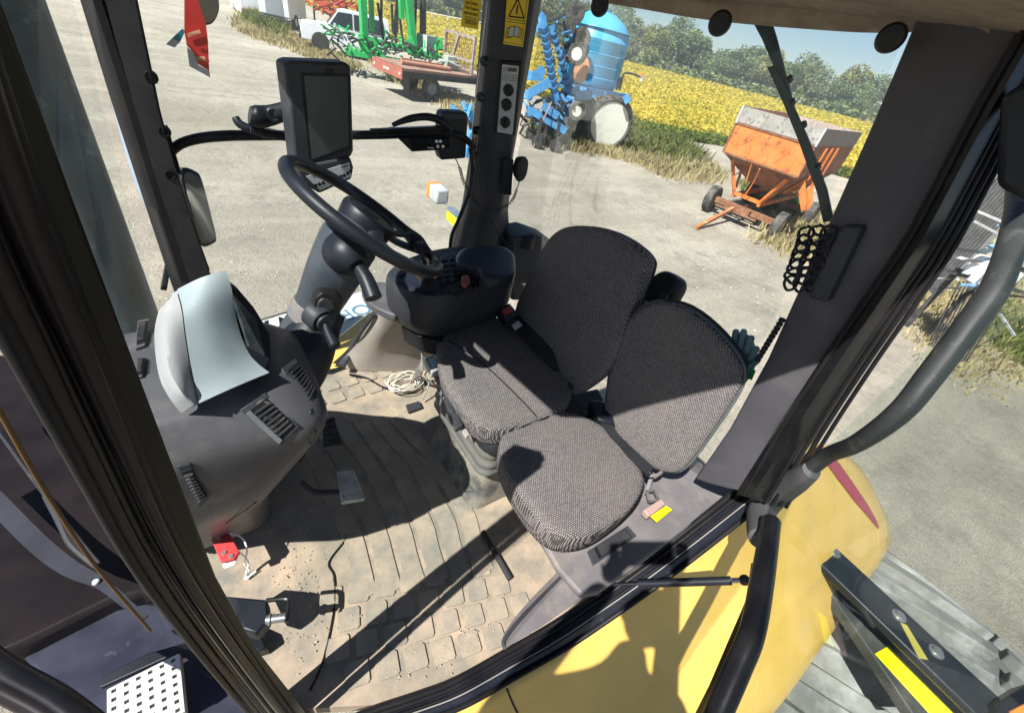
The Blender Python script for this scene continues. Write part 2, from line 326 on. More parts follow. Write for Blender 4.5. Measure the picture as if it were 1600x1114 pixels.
# black cowl + screen inside the hood opening
cw=[HP(352,426,.87),HP(363,455,.85),HP(373,505,.81),HP(387,548,.76),HP(405,577,.715),HP(420,585,.69),HP(432,560,.74),HP(430,520,.80),HP(405,480,.86),HP(375,445,.89)]
g=G(); g.poly([p+V(-.008,.01,-.006) for p in cw],(-.02,.03,-.05)); g.build('instrument_cowl',BLK,dash,bevel=.004)
g=G(); q=[HP(361,462,.846),HP(397,500,.828),HP(410,556,.752),HP(386,541,.762)]
g.poly([p+V(.004,-.006,.004) for p in q],(-.004,.006,-.004)); g.build('instrument_screen',mat('instrument glass',(.018,.024,.028),(.05,.055,.055),rough=.12,scale=30,lo=.45,hi=.7),dash)
bpy.context.view_layer.update()
def on(px,py,ob=None,off=0.0):
    l,n,o=rc(px,py)
    if n.dot(Vector(ray(px,py)))>0: n=-n
    return l+n*off,n
def patch(name,quad,m,parent,thick=.006,off=.001,bevel=.0015,z=None,**pr):
    """slab seated on the surface hit at the quad's corners"""
    P=[(PZ(*q,z) if z else on(*q,off=off)[0]) for q in quad]; n=(P[1]-P[0]).cross(P[-1]-P[0]).normalized(); v=Vector(ray(*quad[0]))
    if n.dot(v)>0: n=-n
    g=G(); g.poly([p+n*thick for p in P],-n*(thick+.004)); o=g.build(name,m,parent,bevel=bevel,**pr); return P,n,o
def vent(quad,slats,parent,frame=DGR,chrome=False,label=None,z=None):
    P,n,o=patch('air_vent',quad,frame,parent,thick=.004,z=z)
    if label: o['label']=label
    a,b,c,d=P; L=lambda u,v:(a*(1-u)+b*u)*(1-v)+(d*(1-u)+c*u)*v
    g=G(); g.poly([L(u,v)+n*.006 for u,v in((.14,.1),(.9,.1),(.9,.9),(.14,.9))],-n*.004); g.build('vent_opening',INK,o)
    g=G()
    for i in range(slats):
        t=.14+.72*(i+.5)/slats; g.bar(L(.2,t)+n*.008,L(.86,t+.02)+n*.0085,.003,.006,up=n)
    g.build('vent_slat',DUST,o)
    if chrome:
        g=G(); g.bar(L(.11,.1)+n*.009,L(.11,.92)+n*.009,.009,.004,up=n); g.build('vent_edge',CHRM,o)
vent([(374,640),(413,613),(467,665),(436,696)],7,dash,chrome=True,label='square face vent with a bright metal edge on the dash corner')
vent([(438,578),(460,562),(494,615),(484,648)],8,dash,label='long dark face vent on the driver side of the dash')
vent([(216,503),(234,500),(228,542),(212,547)],10,dash,frame=GRY,z=.835)
vent([(216,562),(228,560),(224,590),(216,592)],6,dash,frame=GRY,z=.835)
vent([(276,726),(297,722),(328,772),(312,792)],9,dash)
g=G(); 
try:
    pts=[on(x,y,off=.0005)[0] for x,y in [(352,818),(400,784),(440,752),(468,722),(486,694),(494,672)]]
    g.tube(pts,.0016,6,4); g.build('dash_seam',INK,dash)
except Exception as e: print('seam',e)
# ---- steering column
wc=V(.328,1.004,1.015); th,ph=.581,-.083; wn=V(math.sin(th)*math.cos(ph),math.sin(th)*math.sin(ph),math.cos(th))
SC=G()
def ctr(x,y,Y=.985): return PY(x,y,Y)
cpts=[ctr(436,560,.95),ctr(462,540),ctr(484,505),ctr(500,470),ctr(522,425),ctr(546,378),wc-wn*.05]
SC.tube(cpts,[.074,.062,.058,.056,.066,.070,.060],28,5); column=SC.build('steering_column',mat('blue grey plastic',(.035,.042,.052),(.055,.062,.074),rough=.33,c3=(.15,.135,.11),c3s=8,c3lo=.6,c3hi=.95,bump=.15,bscale=350,dist=.0005),MC)
g=G(); g.tube([ctr(486,500)+V(0,0,0),ctr(497,478)],[.061,.061],28,1); g.build('column_collar',TRIM,column,bevel=.003)
# boot flare
g=G(); g.tube([ctr(507,482),ctr(497,505,.97),PY(486,530,.95),PY(466,562,.93),PY(440,588,.93),PY(415,606,.95)],[.055,.058,.066,.082,.098,.10],28,5); g.build('column_boot',BLK,column)
# recess, tilt ring, levers
g=G(); g.poly([PY(x,y,.872) for x,y in [(492,468),(503,458),(528,460),(537,470),(528,494),(508,506),(490,494)]],(.0,.03,0)); g.build('column_recess',INK,column,bevel=.003)
g=G(); g.poly([PY(x,y,.868) for x,y in [(497,472),(505,466),(522,473),(524,480),(512,496),(494,488)]],(.0,.03,0)); g.build('column_latch',DGR,column,bevel=.004)
p0=PY(503,500,.865); ax=Vector((.35,-.85,-.15)).normalized()
g=G(); g.lathe([(.032,-.03),(.032,0),(.028,.006),(.022,.002),(.020,.012),(.010,.016),(0,.016)],p0,ax,28); g.build('tilt_ring',DGR,column)
g=G(); e=PY(523,540,.80); g.tube([p0+ax*.01,p0*.5+e*.5,e],[.007,.010,.0135],14,3); g.tube([e,e+(e-p0).normalized()*.004],[.0135,.011],14,1); g.build('tilt_lever',BLK,column)
g=G(); b0=PY(548,402,.90); b1=PY(572,436,.84); e=PY(584,466,.80)
g.tube([b0+V(0,.03,0),b0,PY(560,418,.87)],[.055,.05,.028],20,4); g.build('lever_hub',BLK,column)
g=G(); g.tube([PY(560,418,.87),b1,e],[.015,.0175,.019],16,3); o=g.build('indicator_lever',BLK,column)
# ---- steering wheel
wa=wn.cross(V(0,1,0)).normalized(); wb=wn.cross(wa)
def wpt(a,r=.2,h=0): return wc+wa*(r*math.cos(a))+wb*(r*math.sin(a))+wn*h
def proj(p):
    v=np.array(p)-CAM; d=v@FW; return CX+F*(v@RIGHT)/d, CY-F*(v@UP)/d
AG=math.radians(min(range(360),key=lambda d:(lambda q:(q[0]-676)**2+(q[1]-398)**2)(proj(wpt(math.radians(d))))))
g=G(); N=72; rings=[]
for i in range(N):
    a=2*math.pi*i/N; c=wpt(a); rad=(wa*math.cos(a)+wb*math.sin(a)); rr0=.0155+.007*sum(math.exp(-((((a-AG+k_)+math.pi)%(2*math.pi)-math.pi)/.16)**2) for k_ in (-.42,.42))
    rings.append([c+rr0*(rad*math.cos(t)+wn*math.sin(t)) for t in LS(0,2*math.pi,14,endpoint=False)])
rings.append(rings[0]); g.loft(rings,caps=False); wheel=g.build('steering_wheel',BLK,MC)
def ang_of(px,py):
    best=min(range(360),key=lambda d:(lambda q:(q[0]-px)**2+(q[1]-py)**2)(proj(wpt(math.radians(d))))); return math.radians(best)
def proj(p):
    v=np.array(p)-CAM; d=v@FW; return CX+F*(v@RIGHT)/d, CY-F*(v@UP)/d
g=G(); hubc=wc+wn*.012
g.lathe([(.055,-.10),(.066,-.04),(.070,-.006),(.066,.004),(.060,.006),(.058,.003),(.0,.003)],hubc,wn,36); hub=g.build('wheel_hub',BLK,wheel)
g=G(); g.lathe([(.022,.003),(.022,.005),(.018,.0055),(.018,.004),(0,.004)],hubc,wn,28); g.build('hub_emblem',DGR,hub)
g=G()
for px in ((668,395),(616,412),(640,366)):
    a=ang_of(*px); e=wpt(a,.195,-.002); m_=hubc*.5+e*.5-wn*.02; g.tube([hubc+(e-hubc)*.25-wn*.01,m_,e],[.024,.017,.016],12,5,flat=.55)
a0=ang_of(668,392)
for s_ in (-1,1):
    c=wpt(a0+s_*.16,.165,.006); g.lathe([(.020,-.012),(.027,-.004),(.027,.006),(.022,.012),(.017,.010),(.015,.002),(0,.0)],c,wn,20)
g.build('wheel_spoke',BLK,wheel)
# ---- pedals
def pedal(c1,z,quad,arm,m,rows=4,cols=4,label=None):
    P=[PZ(x,y,z) for x,y in quad]; g=G(); g.poly(P,(0,0,-.02)); o=g.build('pedal',m,MC,bevel=.004)
    if label:o['label']=label
    g=G(); a,b,c,d=P
    for i in range(rows):
        for j in range(cols):
            u=(i+.5)/rows; v=(j+.5)/cols; p=(a*(1-u)+b*u)*(1-v)+(d*(1-u)+c*u)*v; g.lathe([(.0062,0),(.0062,.004),(.004,.005),(.0035,.002),(0,.002)],p,(0,0,1),10)
    g.build('pedal_stud',m,o)
    g=G(); g.tube([PZ(x,y,zz) for x,y,zz in arm],.010,10,5,flat=.6); g.build('pedal_arm',DUST,o)
pedal(0,.10,[(526,737),(553,733),(570,778),(533,784)],[(470,752,.16),(492,768,.12),(530,768,.09)],mat('worn pedal steel',(.40,.40,.37),(.60,.58,.52),rough=.7,scale=20),label='worn pale studded brake pedal in the sun')
pedal(0,.09,[(503,655),(522,650),(534,690),(505,694)],[(480,640,.2),(500,660,.12),(515,672,.08)],DUST,label='dark studded pedal close under the column boot')
# ---- roof and headliner
ro=[(1.30,.06),(.62,.07),(.16,.31),(-.09,.42),(-.17,.9),(-.09,1.44),(.16,1.56),(.62,1.78),(1.30,1.80)]
g=G(); g.poly([V(x,y,1.64) for x,y in ro],(0,0,.09)); roof=g.build('roof',YEL,MC,bevel=.03,seg=3)
hl=[(1.225,.10),(.62,.11),(.18,.36),(-.03,.46),(-.10,.9),(-.03,1.4),(.18,1.52),(.62,1.72),(1.225,1.74)]
g=G(); g.poly([V(x,y,1.60) for x,y in hl],(0,0,.06)); 
H=g.build('headliner',HEAD,roof,bevel=.025,seg=4)
g=G(); g.tube([PX(930,-14,1.19),PX(1000,-4,1.19),PX(1120,12,1.19),PX(1290,22,1.19),PX(1400,22,1.19),PX(1470,10,1.19),PX(1590,0,1.16)],[.026,.026,.027,.028,.03,.038,.05],16,5); g.build('headliner_edge',HEAD,roof)
for (x,y,w,h) in ((937,10,14,18),(1125,37,17,17),(1392,60,20,18)):
    c=PX(x,y,1.10); k=(c-Vector(CAM)).dot(Vector(FW))/F; g=G(); d=Vector(ray(x,y)); g.lathe([(0,-.012),(w*k*.8,-.011),(w*k,-.004),(w*k,.004),(w*k*.8,.011),(0,.012)],c,-d,24); g.build('rubber_plug',BLK,roof)
# ---- rear posts and trim
def post(rows,m,name='corner_post',bevel=.012,**pr):
    g=G(); g.loft([[V(x,y,z) for x,y in r] for r,z in rows]); return g.build(name,m,MC,bevel=bevel,seg=3,**pr)
mid=[]
for z in (1.64,1.3,1.0,.75,.62,.5,.35):
    t=(1.64-z)/1.1
    fl=max(0,(.85-z))*.25
    x0=.985+.05*min(1,t)-fl*.8; x1=1.225+fl*1.2
    mid.append(([(x0,1.66),(x0+.05,1.61-fl*.3),(x0+.14,1.60-fl*.3),(x1-.02,1.66),(x1,1.74),(x0+.02,1.76)],z))
mp=post(mid,DGR,label='rear corner post on the far side carrying the climate panel')
wid=G(); rows=[]
for (pl,pr_) in (((1436,20),(1600,40)),((1365,190),(1530,160)),((1290,360),(1424,360)),((1200,560),(1290,556)),((1140,670),(1210,672)),((1086,748),(1160,768))):
    a=PX(*pl,1.15); b=PX(*pr_,1.15)
    rows.append([a,a*.7+b*.3+V(-.008,0,0),a*.3+b*.7+V(-.008,0,0),b,b+V(.10,-.01,0),a+V(.08,.01,0)])
wid.loft(rows); gp=wid.build('corner_post',mat('violet grey plastic',(.058,.056,.066),(.072,.069,.080),rough=.5,c3=(.14,.125,.12),c3s=5,c3lo=.5,c3hi=.9,bump=.25,bscale=420,dist=.0006),MC,bevel=.006,seg=3,label='broad grey corner post behind the doorway')
bpy.context.view_layer.update()
g=G(); P=[PX(x,y,1.145) for x,y in [(1325,350),(1358,352),(1300,470),(1270,462)]]; g.poly([p+V(-.035,0,0) for p in P],(.05,0,0)); g.build('post_cover',DGR,gp,bevel=.008,seg=3)
# climate panel
n_=V(-.35,-1,0); pp=V(1.1,1.585,1.2)
g=slab([(781,94),(817,97),(806,213),(772,208)],pp,n_,.012); cl=g.build('climate_panel',INK,mp,bevel=.006)
n1=n_.normalized(); pq=pp+n1*.003
g=slab([(785,101),(811,104),(801,211),(777,207)],pq,n_,.006); g.build('panel_face',LGP,cl,bevel=.002)
for x,y,r in ((794,141,8),(791,164,8),(789,191,8)):
    c=PP(x,y,pq,n_); k=(c-Vector(CAM)).length/F*.85
    g=G(); g.lathe([(r*k,0),(r*k*.95,.014),(r*k*.7,.016),(0,.016)],c,n1,20); g.bar(c+n1*.02+V(0,0,r*k*.9),c+n1*.02-V(.006,0,r*k*.95),.007,.012,up=n1); g.build('control_knob',BLK,cl)
g=slab([(794,106),(808,107),(807,113),(793,112)],pq+n1*.001,n_,.003); g.build('display_window',SCR,cl)
for q in ([(787,106),(792,106),(791,112),(786,112)],[(785,116),(794,117),(793,126),(785,125)],[(798,118),(807,119),(806,127),(797,127)]):
    P=[PP(x,y,pq+n1*.002,n_) for x,y in q]; g=G(); 
    for i in range(4): g.bar(P[i],P[(i+1)%4],.0012,.001,up=n1)
    g.bar(P[0]*.6+P[2]*.4,P[0]*.4+P[2]*.6,.004,.001,up=n1); g.build('button_outline',INK,cl)
g=G(); c=PP(791,164,pq+n1*.001,n_); xx=n1.cross(V(0,0,1)).normalized(); g.tube([c+(.021*math.cos(t))*xx+V(0,0,.021*math.sin(t)) for t in LS(.1,2.9,12)],.0012,6,1); g.build('dial_arc',INK,cl)
g=slab([(787,248),(803,250),(799,306),(782,303)],pp,n_,.006); g.build('post_cover',BLK,mp,bevel=.003)
# warning sticker
pw=pp+n1*.001
wq=[(793,-12),(828,-10),(817,74),(786,69)]
g=slab(wq,pw,n_,.001); ws=g.build('warning_sticker',LAB,mp,label='yellow warning sticker with a triangle over an open book')
tri=[PP(x,y,pw+n1*.001,n_) for x,y in [(809,-1),(819,29),(795,26)]]
g=G()
for i in range(3): g.bar(tri[i],tri[(i+1)%3],.0042,.0006,up=n1)
cc=sum(tri,Vector())/3; g.bar(cc+V(0,0,.017),cc-V(0,0,.0085),.005,.0006,up=n1)
for a,b in (((792,30),(822,34)),((790,-12),(822,-10)),((792,-12),(787,66)),((787,66),(815,71)),((815,71),(825,-10)),((792,34),(821,38))): g.bar(PP(*a,pw+n1*.001,n_),PP(*b,pw+n1*.001,n_),.0014,.0006,up=n1)
g.build('sticker_mark',INK,ws)
g=G()
for s_ in (-1,1):
    c=PP(803+s_*4,51,pw+n1*.0012,n_); P=[c+xx*(u*.008)+V(0,0,v*.013+(.003 if u*s_>0 else 0)) for u,v in((-1,-1),(1,-1),(1,1),(-1,1))]; g.poly(P,n1*.0006)
g.build('book_page',LGP,ws)
g=G()
for s_ in (-1,1):
    for k in (0,1,2):
        c=PP(803+s_*(4+k*2.2),51+k,pw+n1*.001,n_)
        P=[c+xx*(u*.009)+V(0,0,v*.0145+(.003 if u*s_>0 else 0)) for u,v in((-1,-1),(1,-1),(1,1),(-1,1))]
        for i in range(4): g.bar(P[i],P[(i+1)%4],.0012,.0006,up=n1)
g.build('sticker_mark',INK,ws)
# yellow service tag stuck on the side window
pt=V(1.0,1.655,1.3); nt_=V(0,-1,0); tq=[(726,-14),(754,-12),(747,47),(720,42)]
g=slab(tq,pt,nt_,.001); tg=g.build('service_sticker',LAB,MC,label='yellow service sticker with dealer phone lines stuck on the side window')
for body,x,y,sz in (('Ag-Chem',727,6,.0125),('Tech Support',726,13.5,.0105),('800.463.8363',725,22,.0102),('ZIEGLER',727,37,.0125)):
    o=PP(x,y,pt+V(0,-.001,0),nt_); textobj(body,sz,o,PP(x+10,y+2.0,pt,nt_)-PP(x,y,pt,nt_),(0,0,1),INK,parent=tg)
g=G()
for y in (26,28.5,31): g.bar(PP(726,y,pt+V(0,-.001,0),nt_),PP(744,y+3.4,pt+V(0,-.001,0),nt_),.001,.0006,up=nt_)
g.build('sticker_mark',INK,tg)
# ---- front posts
def pxpost(rows,m,thick,name='corner_post',bevel=.006,parent=MC,**pr):
    g=G(); g.loft([[a,b,b+thick,a+thick] for a,b in rows]); return g.build(name,m,parent,bevel=bevel,seg=2,**pr)
fp=pxpost([(PY(x0,y0,1.56),PY(x1,y1,1.52)) for (x0,y0),(x1,y1) in (((125,-50),(195,-60)),((145,0),(215,0)),((195,170),(250,170)),((245,330),(295,325)),((280,440),(328,422)),((300,500),(350,490)))],BLKG,V(-.03,.07,0),label='black front corner post on the far side')
g=G(); g.loft([[PY(x-1,y,1.55),PY(x+12,y,1.548),PY(x+12,y,1.548)+V(0,.01,0)] for x,y in ((140,-20),(146,0),(200,170),(250,330),(284,440))]); g.build('post_seal',RUBE,fp)
g=G(); g.loft([[PY(x-30,y,1.545),PY(x+1,y,1.542),PY(x+1,y,1.55),PY(x-30,y,1.553)] for x,y in ((214,0),(249,170),(272,260),(294,330),(327,422))]); g.build('post_edge',INK,fp)
for x,y in ((235,120),(256,205),(266,272)):
    c=PY(x,y,1.53); g=G(); g.lathe([(.016,0),(.016,.006),(.011,.009),(.009,.005),(0,.005)],c,(0,-1,0),16); g.build('bolt',BLKG,fp)
# near-left post: inner face, then rounded seals curving away at the bottom
S_in=[(8,0),(60,142),(120,310),(190,500),(262,695),(340,900),(400,1010),(480,1112)]
Wd=[95,92,88,82,74,60,58,56]
def shift(P,dx): return [(x-dx,y+dx*.28) for x,y in P]
npst=G(); rows=[]
ext=[(-55,-175)]+S_in+[(500,1140)]
for i,(x,y) in enumerate(ext):
    w=([96]+Wd+[56])[i]*.62
    a=PY(x,y,.362); b=PY(x-w,y+w*.3,.355); rows.append([a,b,b+V(-.05,.07,0),a+V(-.02,.012,0)])
npst.loft(rows); npo=npst.build('corner_post',OLV,MC,bevel=.004,seg=2,label='olive black door post nearest the camera')
bands=[(58,12,RUBE,.350),(82,16,MAHO,.342),(112,10,RUBE,.345),(134,10,BLKG,.337),(158,15,MAHO,.33),(184,12,RUBE,.325)]
base=[(-60,-175),(0,-10),(55,150),(120,330),(190,520),(250,680),(318,850),(392,980),(482,1110),(520,1150)]
def bandpath(off):
    P=[]
    for i,(x,y) in enumerate(base):
        k=1.0 if y<300 else max(.42,1-(y-300)/1350)
        P.append((x-off*k,y+off*k*.3))
    return P
g=None
for off,w,m,Y in bands:
    g=G(); P=bandpath(off); g.tube([PY(x,y,Y) for x,y in P],[max(.003,w*.00062*(1.0 if y<300 else max(.5,1-(y-300)/1500))) for x,y in P],12,5,up=(1,0,0)); g.build('door_seal',m,npo)
# latch block on the post foot
g=G(); c=PZ(396,975,.12); g.poly(Q([(352,930),(418,936),(420,968),(400,990),(374,982)],.16),(0,0,-.05)); lt=g.build('door_latch',BLK,npo,bevel=.006)
g=G(); g.tube(Q([(416,938),(444,935),(452,941),(448,972)],.17),.006,8,2); g.build('latch_loop',BLKG,lt)
g=G(); g.cyl(PZ(416,968,.16),PZ(446,964,.16),.0105); g.lathe([(.014,0),(.014,.005),(0,.005)],PZ(420,968,.16),PZ(446,964,.16)-PZ(416,968,.16)); g.build('striker_pin',CHRM,lt)
g=G(); g.poly(Q([(372,978),(412,996),(418,1012),(392,1020),(366,998)],.05),(0,0,-.05)); g.build('latch_block',BLK,lt,bevel=.006)
# ---- door sill
def sill(off,dz=0,n=40):
    pts=[]
    for (x,y) in [(470,1150),(560,1112),(640,1085),(705,1060),(787,1014),(860,972),(930,925),(1000,876),(1080,815),(1160,752)]:
        z=0 if x<850 else min(.42,(x-850)/310*.42); pts.append((x+off*.55,y+off*.83,z))
    return [PZ(x,y,z+dz*1.0) for x,y,z in pts]
g=G()
for off,r,dz in ((6,.010,.012),(14,.006,.016)): g.tube(sill(off,dz),r,10,4)
sl_=g.build('door_sill',RUBE,MC)
a=sill(0,.0);b=sill(20,.012);c=sill(34,.014); d=sill(52,-.01)
g=G(); g.loft([smoothcurve(v,4,False) for v in (a,b,c,d)],closed=False); g.build('sill_plate',mat('navy black painted steel',(.009,.010,.015),(.016,.018,.026),rough=.22,c3=(.10,.095,.09),c3s=22,c3lo=.62,c3hi=.85),sl_)
g=G(); g.tube(sill(48,0),.007,10,4); g.tube(sill(25,.016),.004,8,4); g.build('sill_seal',RUBE,sl_)
g=G(); g.tube(sill(30,.0165),.0018,6,4); g.build('sill_edge',mat('worn seal edge',(.2,.19,.18),(.28,.26,.24),rough=.5),sl_)
# trim seals that climb beside the rear post to the door hinge
g=G()
seals=[((1166,770),(1300,560),(1434,350),(1560,140),(1640,20)),((1176,768),(1312,562),(1448,352),(1575,145),(1650,30))]
rows=[[PX(x,y,1.13),PX(x+22,y+6,1.12),PX(x+40,y+12,1.16),PX(x+60,y+10,1.22)] for x,y in ((1150,772),(1215,672),(1290,556),(1360,455),(1424,360),(1530,160),(1600,40),(1650,-40))]
g.loft(rows,closed=False); hs=g.build('hinge_frame',BLKG,MC)
for off,r in ((4,.005),(24,.007),(40,.006),(50,.005),(60,.006),(70,.005)):
    g=G(); g.tube([PX(x+off,y+off*.3,1.12+off*.0012) for x,y in ((1158,772),(1215,672),(1290,556),(1360,455),(1424,360),(1530,160),(1600,40))],r,8,4); g.build('door_seal',RUBE,hs)
g=G(); g.poly([PX(x,y,1.1) for x,y in [(1562,150),(1612,120),(1640,260),(1625,330),(1556,290)]],(.06,0,0)); g.build('hinge_cover',BLK,hs,bevel=.01)
# ================================================================ SEATS
# seat plinth (rubber covered) under the driver
g=G()
def Qz(pts): return [PZ(x,y,z) for x,y,z in pts]
r0=Qz([(690,735,0),(735,762,0),(790,790,0),(990,720,0),(900,560,0),(760,520,0),(690,560,0)])
sb=[(.60,.74),(.60,1.02),(1.02,1.02),(1.02,.66),(.64,.66)]
def rp(pts,z): return [V(x,y,z) for x,y in pts]
g.loft([rp(smooth2,z) for smooth2,z in []] or [rrect(.60-.02,1.05,.66,1.06,.05,0,5),rrect(.605,1.04,.67,1.05,.05,.06,5),rrect(.625,1.03,.69,1.03,.05,.2,5)])
dseat=g.build('driver_seat',mat('dusty rubber cover',(.10,.10,.09),(.26,.23,.18),rough=.85,scale=12,c3=(.05,.05,.05),c3s=14,c3lo=.5,c3hi=.7,bump=.6,bscale=90,dist=.003),MC,label='driver seat with a dark tweed cushion beside the control console')
g=G()
for z,e in ((.20,.0),(.225,.02),(.25,.0),(.275,.02),(.30,.0),(.325,.02),(.35,.005),(.36,.005)): pass
rings=[]
for z,e in ((.19,.0),(.215,.022),(.24,.0),(.265,.022),(.29,.0),(.315,.022),(.34,.0),(.37,.01)): rings.append(rrect(.60-e,1.03+e,.665-e,1.06+e,.05,z,5))
g.loft(rings); g.build('bellows',mat('grey rubber bellows',(.09,.09,.085),(.16,.155,.14),rough=.55,c3=(.24,.21,.17),c3s=9,c3lo=.5,c3hi=.8),dseat,sub=1)
g=G(); g.loft([rrect(.575,1.02,.63,1.075,.05,.365,5),rrect(.565,1.02,.62,1.08,.05,.40,5),rrect(.57,1.02,.625,1.075,.05,.425,5)]); g.build('seat_pan',DUST,dseat)
# cushion
co=[(682,548),(688,524),(712,508),(750,500),(790,500),(850,520),(900,565),(896,606),(884,632),(845,656),(780,674),(742,664),(712,630),(690,592)]
n=V(-.10,-.02,1); g=G(); pillow(g,[PZ(x,y,.50) for x,y in co],n,.085,crown=.28,bulge=.012); g.build('seat_cushion',FABC,dseat)
g=G(); g.tube([PZ(700,532,.528),PZ(745,560,.537),PZ(800,610,.535),PZ(838,650,.52)],.0022,6,5); g.build('cushion_seam',INK,dseat)
# backrest, reclined
def bplane(x,y,x0,z0,k): return PP(x,y,(x0,0,z0),(1,0,-k))
bo=[(900,353),(868,364),(845,396),(825,440),(806,486),(818,520),(850,560),(885,600),(900,618),(938,592),(962,560),(985,490),(1007,425),(1008,402),(985,378),(945,358)]
bn=V(-1,-.15,.16).normalized()
g=G(); pillow(g,[bplane(x,y,.945,.5,.2) for x,y in bo],bn,.08,crown=.25,bulge=.008,edge=.16); bk=g.build('backrest',FABB,dseat)
g=G(); P=[bplane(x,y,.945,.5,.2)-bn*.085 for x,y in bo]; c=sum(P,Vector())/len(P); P=[c+(p-c)*.95 for p in smoothcurve(P,3)]; g.poly(P,-bn*.02); g.build('backrest_shell',BLK,bk,bevel=.006)
# belt + buckle on driver seat
bm_=mat('black seat belt webbing',(.012,.013,.016),(.02,.021,.024),rough=.6,bump=.5,bscale=500)
g=G(); L0=[(797,500),(815,520),(845,555),(872,585),(892,608)]; L1=[(810,490),(829,510),(860,543),(890,572),(905,592)]
A_=[PZ(x,y,.56) for x,y in L0]; B_=[PZ(x,y,.57) for x,y in L1]
for i in (3,4): A_[i]=PZ(*L0[i],.52); B_[i]=PZ(*L1[i],.53)
g.loft([[a,b,b-V(0,0,.003),a-V(0,0,.003)] for a,b in zip(smoothcurve(A_,3,False),smoothcurve(B_,3,False))]); g.build('seat_belt',bm_,dseat)
g=G(); g.poly([PZ(x,y,.60) for x,y in [(776,482),(796,473),(812,492),(790,506)]],(0,0,-.03)); b_=g.build('belt_buckle',BLK,dseat,bevel=.005)
g=G(); g.poly([PZ(x,y,.604) for x,y in [(784,484),(796,479),(801,486),(788,492)]],(0,0,-.008)); g.build('buckle_button',RED,b_,bevel=.002)
g=G(); g.poly([PZ(x,y,.571) for x,y in [(799,507),(810,501),(816,508),(805,516)]],(0,0,-.003)); g.build('belt_tag',WHT,b_)
# seat switches along the near-front edge
g=G(); g.poly([PZ(x,y,.45) for x,y in [(668,566),(684,560),(752,660),(742,672)]],(0,0,-.03)); sw=g.build('seat_switch_panel',DUST,dseat,bevel=.004)
for q in ([(690,606),(702,600),(714,616),(701,624)],[(693,618),(706,630),(712,648),(700,640)],[(706,640),(716,648),(724,664),(712,670)],[(716,632),(727,630),(730,642),(718,646)]):
    g=G(); g.poly([PZ(x,y,.465) for x,y in q],(0,0,-.02)); g.build('seat_switch',DGR,sw,bevel=.003)
g=G(); g.poly([PZ(x,y,.44) for x,y in [(692,620),(697,618),(734,678),(728,684)]],(0,0,-.01)); g.build('worn_rail',LGR,sw,bevel=.002)
# second armrest behind the driver backrest
ao=[(1002,470),(1008,452),(1025,432),(1042,424),(1058,432),(1060,446),(1046,470),(1030,480),(1010,482)]
g=G(); pillow(g,[PP(x,y,(1.16,.7,.8),(1,-.4,-.3)) for x,y in ao],V(-1,.4,.3),.045,crown=.3,edge=.15); ar=g.build('armrest',BLK,dseat)
g=G(); g.poly([PP(x,y,(1.135,.7,.8),(1,-.4,-.3)) for x,y in [(1032,460),(1043,461),(1039,470),(1028,468)]],(.01,0,0)); g.build('armrest_catch',DGR,ar,bevel=.002)
g=G(); g.tube([PX(985,478,1.12),PX(1000,470,1.12),PX(1012,476,1.13)],.008,8,3); g.tube([PX(988,462,1.13),PX(998,470,1.12)],.005,8,1); g.build('armrest_bracket',CHRM,ar)
# belt retractor box between the seats
g=G(); g.poly([PZ(x,y,.42) for x,y in [(905,612),(935,606),(945,625),(938,640),(912,640),(900,628)]],(0,0,-.05)); g.build('belt_reel',BLK,dseat,bevel=.008)
# ---- passenger seat
g=G(); ped=[(782,728),(800,700),(900,640),(1000,668),(1088,736),(1150,762),(1085,815),(1000,880),(935,925),(908,930),(892,912),(872,890),(820,800)]
top=[PZ(x,y,.33) for x,y in ped]; c=sum(top,Vector())/len(top)
uc=lambda p,z,k: V(p.x*(1+(.33-z)*k),p.y*(1+(.33-z)*k),z)
g.loft([[uc(p,-.01,1.05) for p in top],[uc(p,.24,1.0) for p in top],[V(p.x,p.y,.31) for p in top],[V(c.x+(p.x-c.x)*.99,c.y+(p.y-c.y)*.99,.33) for p in top]])
pseat=g.build('passenger_seat',TRIM,MC,bevel=.008,seg=3,label='lower passenger seat beside the doorway on a grey moulded plinth')
cb=[(780,700),(788,676),(812,655),(850,644),(898,648),(942,668),(978,698),(1002,738),(1003,765),(985,795),(955,820),(922,838),(885,843),(850,826),(815,782),(790,738)]
g=G(); pillow(g,[PZ(x,y,.47) for x,y in cb],V(-.04,-.03,1),.10,crown=.2,bulge=.012,edge=.17); g.build('seat_cushion',FABC,pseat,label='sunlit grey tweed cushion of the passenger seat')
g=G(); pan=[PZ(x,y,.375) for x,y in cb]; c=sum(pan,Vector())/len(pan); g.loft([[V(c.x+(p.x-c.x)*k,c.y+(p.y-c.y)*k,z) for p in smoothcurve(pan,3)] for z,k in ((.30,.86),(.34,1.0),(.375,1.02),(.39,.99))]); g.build('seat_pan',DGR,pseat)
bo=[(1030,473),(1000,484),(972,515),(956,560),(948,610),(946,645),(958,672),(985,705),(1015,728),(1052,738),(1078,722),(1120,664),(1152,615),(1161,585),(1150,556),(1115,515),(1072,483)]
bn=V(-1,-.28,.15).normalized()
g=G(); pillow(g,[PP(x,y,(1.05,.4,.6),bn) for x,y in bo],bn,.06,crown=.25,bulge=.008,edge=.13); bk=g.build('backrest',FABB,pseat,label='rounded tweed backrest edged with grey piping, its lower part in sun')
P=[PP(x,y,(1.05,.4,.6),bn)-bn*.012 for x,y in bo]; c=sum(P,Vector())/len(P)
g=G(); g.tube([c+(p-c)*1.012 for p in smoothcurve(P,3)][:48]+[c+(P[0]-c)*1.012],.0055,8,1); g.build('backrest_piping',mat('grey green piping',(.07,.08,.08),(.1,.11,.11),rough=.4),bk)
